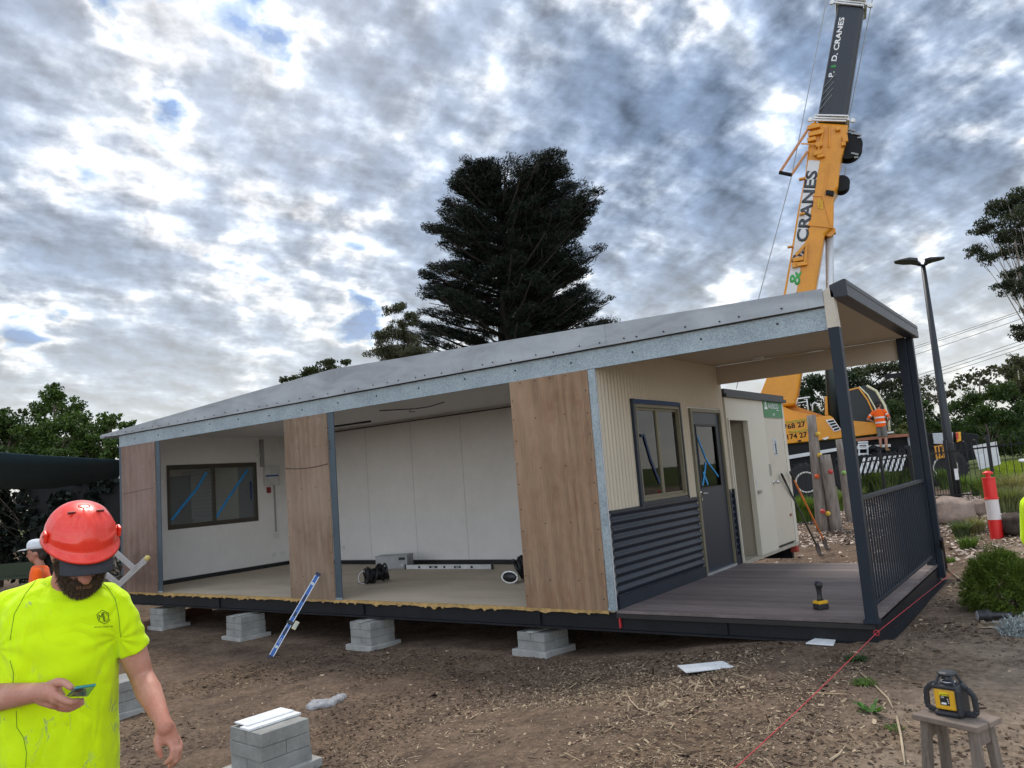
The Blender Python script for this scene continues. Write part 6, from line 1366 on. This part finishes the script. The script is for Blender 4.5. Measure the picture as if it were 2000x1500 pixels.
lines('logo',[L_([(410,640),(640,465),(905,590),(895,790),(940,885),(755,1040),(480,905),(410,640)]),L_([(530,880),(490,650),(600,770),(630,560),(715,960)]),L_([(860,680),(840,620),(680,550),(755,950),(880,850)])],.0010,ink,shirt)
cu=MB(); tx_='MACONELLI CONSTRUCTION'
_c=bpy.data.curves.new('t','FONT'); _c.body=tx_; _o=bpy.data.objects.new('t',_c); col.objects.link(_o); _m=bpy.data.meshes.new_from_object(_o.evaluated_get(bpy.context.evaluated_depsgraph_get())); bpy.data.objects.remove(_o)
wx=max(v.co.x for v in _m.vertices); V_=[]
for v in _m.vertices: V_.append(onS(184+37*v.co.x/wx,1226.5-2.0*v.co.x/wx-3.2*v.co.y/.72,.0014))
if all(v is not None for v in V_): cu.add(V_,[tuple(p.vertices) for p in _m.polygons]); cu.build('lettering',ink,shirt)
seam=mk('seam_olive',(.16,.30,.02),.8)
for sg__ in ([(190,1134),(208,1145),(225,1170),(232,1205),(236,1245)],[(70,1134),(50,1160),(28,1200),(20,1250)],[(20,1290),(27,1315),(24,1345)],[(32,1388),(33,1420),(46,1440),(52,1470),(50,1500)]): lines('seam',[sg__],.0010,seam,shirt,6)
nk=[(72,1133),(80,1144),(100,1158),(120,1165),(140,1168)]
# generic standing figure -------------------------------------------------------------
def figure(base,face,label,shirt_m,leg_m,arms,hat=None,hair=True,shorts=False,stripes=False,sc_=1.0,skinm=skin2,bend=0.0,voxel=.012,boots='boot_tan',lift=0):
    base=Vector(base); f=Vector((face[0],face[1],0)).normalized(); r=Vector((f.y,-f.x,0)); R_=Matrix((r,f,eu)).transposed()
    root=empty('person',base,label,'person')
    def P(x,y,z): y+=bend*max(0,z-.95)*.9; return base+R_@(Vector((x,y,z))*sc_)
    b=MB(); b.ball(P(0,.01,1.66),(.075*sc_,.095*sc_,.11*sc_),R_).ball(P(0,.045,1.60),(.055*sc_,.055*sc_,.06*sc_),R_).cap(P(0,.10,1.64),P(0,.112,1.615),.010*sc_,.014*sc_,8).cap(P(0,-.02,1.45),P(0,0,1.58),.055*sc_,.052*sc_)
    for s_ in(-1,1): b.ball(P(s_*.078,0,1.64),(.010,.022,.032),R_,8,6)
    b.cap(P(-.15,-.01,1.42),P(.15,-.01,1.42),.06*sc_,.06*sc_).ball(P(0,0,1.22),(.14,.09,.25),R_).ball(P(0,0,.98),(.15,.10,.12),R_)
    sl=[]
    for s_,(e,w_,hd) in zip((-1,1),arms):
        S_=P(s_*.185,-.01,1.42); E_=P(*e); W_=P(*w_); b.cap(S_,E_,.046*sc_,.037*sc_).cap(E_,W_,.038*sc_,.025*sc_); sl.append((S_,E_))
        hv=Vector(hd).normalized(); h0=R_@hv; sd_=h0.cross(R_@Vector((0,1,.3))).normalized(); pm=W_+h0*.055
        b.cap(W_,pm,.026*sc_,.034*sc_)
        for k_ in range(4): o=pm+sd_*(-.027+.018*k_); b.cap(o,o+h0*(.075 if k_ in(1,2) else .06)+eu*-.012,.0095,.008,8)
        b.cap(W_+h0*.02+sd_*.03,W_+h0*.065+sd_*.052,.011,.009,8)
    for s_ in(-1,1): b.cap(P(s_*.09,0,.92),P(s_*.10,.02,.50),.078*sc_,.052*sc_).cap(P(s_*.10,.02,.50),P(s_*.10,.0,.30),.052*sc_,.052*sc_).cap(P(s_*.10,.0,.30),P(s_*.10,-.01,.08),.050*sc_,.033*sc_)
    blob(b,'body',skinm,root,voxel,2)
    q=MB(); q.loft([[P(x*wd*math.cos(a),0+dp_*math.sin(a),z) for a in np.linspace(0,2*math.pi,24,endpoint=False)] for x,wd,dp_,z in ((1,.06,.06,1.50),(1,.13,.08,1.475),(1,.185,.10,1.42),(1,.19,.125,1.30),(1,.175,.125,1.12),(1,.18,.125,.95),(1,.185,.125,.86))])
    for S_,E_ in sl: q.cap(S_,S_.lerp(E_,.72),.064*sc_,.058*sc_)
    sh=blob(q,'shirt',shirt_m,root,voxel,2)
    if stripes:
        rm=mk('reflective_tape',(.62,.64,.62),.35,.3); q=MB()
        for z in (1.20,1.02): q.loft([[P(.192*math.cos(a),.137*math.sin(a),z+d) for a in np.linspace(0,2*math.pi,24,endpoint=False)] for d in(-.027,.027)])
        q.build('reflective_band',rm,sh); q=MB()
        for S_,E_ in sl: t_=(E_-S_).normalized(); q.lathe([(.066,-.02),(.066,.02)],S_.lerp(E_,.5),az=t_,n=14)
        q.build('reflective_band',rm,sh)
    q=MB(); q.ball(P(0,0,.93),(.175,.125,.11),R_)
    for s_ in(-1,1): 
        q.cap(P(s_*.09,0,.90),P(s_*.10,.015,.56),.095*sc_,.082*sc_)
        if not shorts: q.cap(P(s_*.10,.015,.56),P(s_*.10,-.01,.10),.080*sc_,.062*sc_)
    blob(q,'shorts' if shorts else 'trousers',leg_m,root,voxel,2)
    for s_ in(-1,1):
        q=MB(); q.ball(P(s_*.10,.05,.045),(.05,.13,.05),R_).cap(P(s_*.10,-.01,.06),P(s_*.10,-.01,.16),.052,.055); blob(q,'boot',mk(boots,(.22,.13,.06),.8),root,voxel,1)
    q=MB(); q.ball(P(0,-.012,1.685),(.083,.10,.098),R_); q.ball(P(0,-.05,1.62),(.07,.055,.07),R_)
    if hair: blob(q,'hair',hairm,root,voxel*.7,1)
    q=MB(); 
    for s_ in(-1,1): q.ball(P(s_*.03,.098,1.652),.010,nu=8,nv=6)
    q.build('eyes',black,root)
    if hat:
        hm_=hat; q=MB(); q.loft([[P(.092*math.cos(a)*k_,-.005+.108*math.sin(a)*k_,z) for a in np.linspace(0,2*math.pi,24,endpoint=False)] for k_,z in ((1.0,1.70),(1.0,1.73),(.93,1.77),(.7,1.80),(.35,1.815),(.05,1.818))])
        q.loft([[P(x*.085,.085+yy,1.695-dz) for x,yy,dz in ((-1,0,0),(-.9,.05,0),(-.5,.095,.005),(0,.11,.008),(.5,.095,.005),(.9,.05,0),(1,0,0))],[P(x*.085,.085+yy,1.705-dz) for x,yy,dz in ((-1,0,0),(-.9,.05,0),(-.5,.095,.005),(0,.11,.008),(.5,.095,.005),(.9,.05,0),(1,0,0))]])
        q.build('cap',hm_,root,smooth=True)
    return root
down=(0,.1,-1)
# worker with the white cap, left
wp2=J(86,1054,9.6); zb_=wp2.z-1.80; 
figure((wp2.x,wp2.y,zb_),(-er*1.0+ef*.35),'worker in a white cap and orange shirt facing left behind the red helmet',orng,navyf,(((-.25,.02,1.12),(-.2,.2,.95),(0,1,-.3)),((.25,.02,1.12),(.2,.22,.97),(0,1,-.3))),hat=mk('cap_white',(.62,.64,.66),.7,var=.08),bend=.12)
# crane worker
cwf=K2(1721,882,2.0); ff=er*1.0-ef*.75
figure(cwf,ff,'worker in orange reflective shirt and grey shorts standing on the crane deck',orng,mk('shorts_grey',(.16,.15,.13),.85),(((-.40,-.12,1.18),(-.20,.10,1.02),(.8,.5,-.2)),((.33,.02,1.15),(.15,.16,1.02),(-.6,.6,-.2))),hat=mk('hat_black',(.012,.012,.014),.8),shorts=True,stripes=True,sc_=1.0,voxel=.016,boots='boot_cream')
# worker just entering on the right
e0=J(2064,975,4.0); zg=gh(e0.x,e0.y)
figure((e0.x,e0.y,zg),(-er*.9+ef*.2),'worker in a neon yellow shirt cut off by the right edge of the picture',neon,navyf,(((-.24,-.04,1.14),(-.24,-.06,.88),(0,0,-1)),((.27,-.04,1.14),(.25,-.06,.88),(0,0,-1))),hat=mk('helmet_white',(.65,.65,.65),.35),sc_=(e0.z-zg)/1.46,voxel=.010)
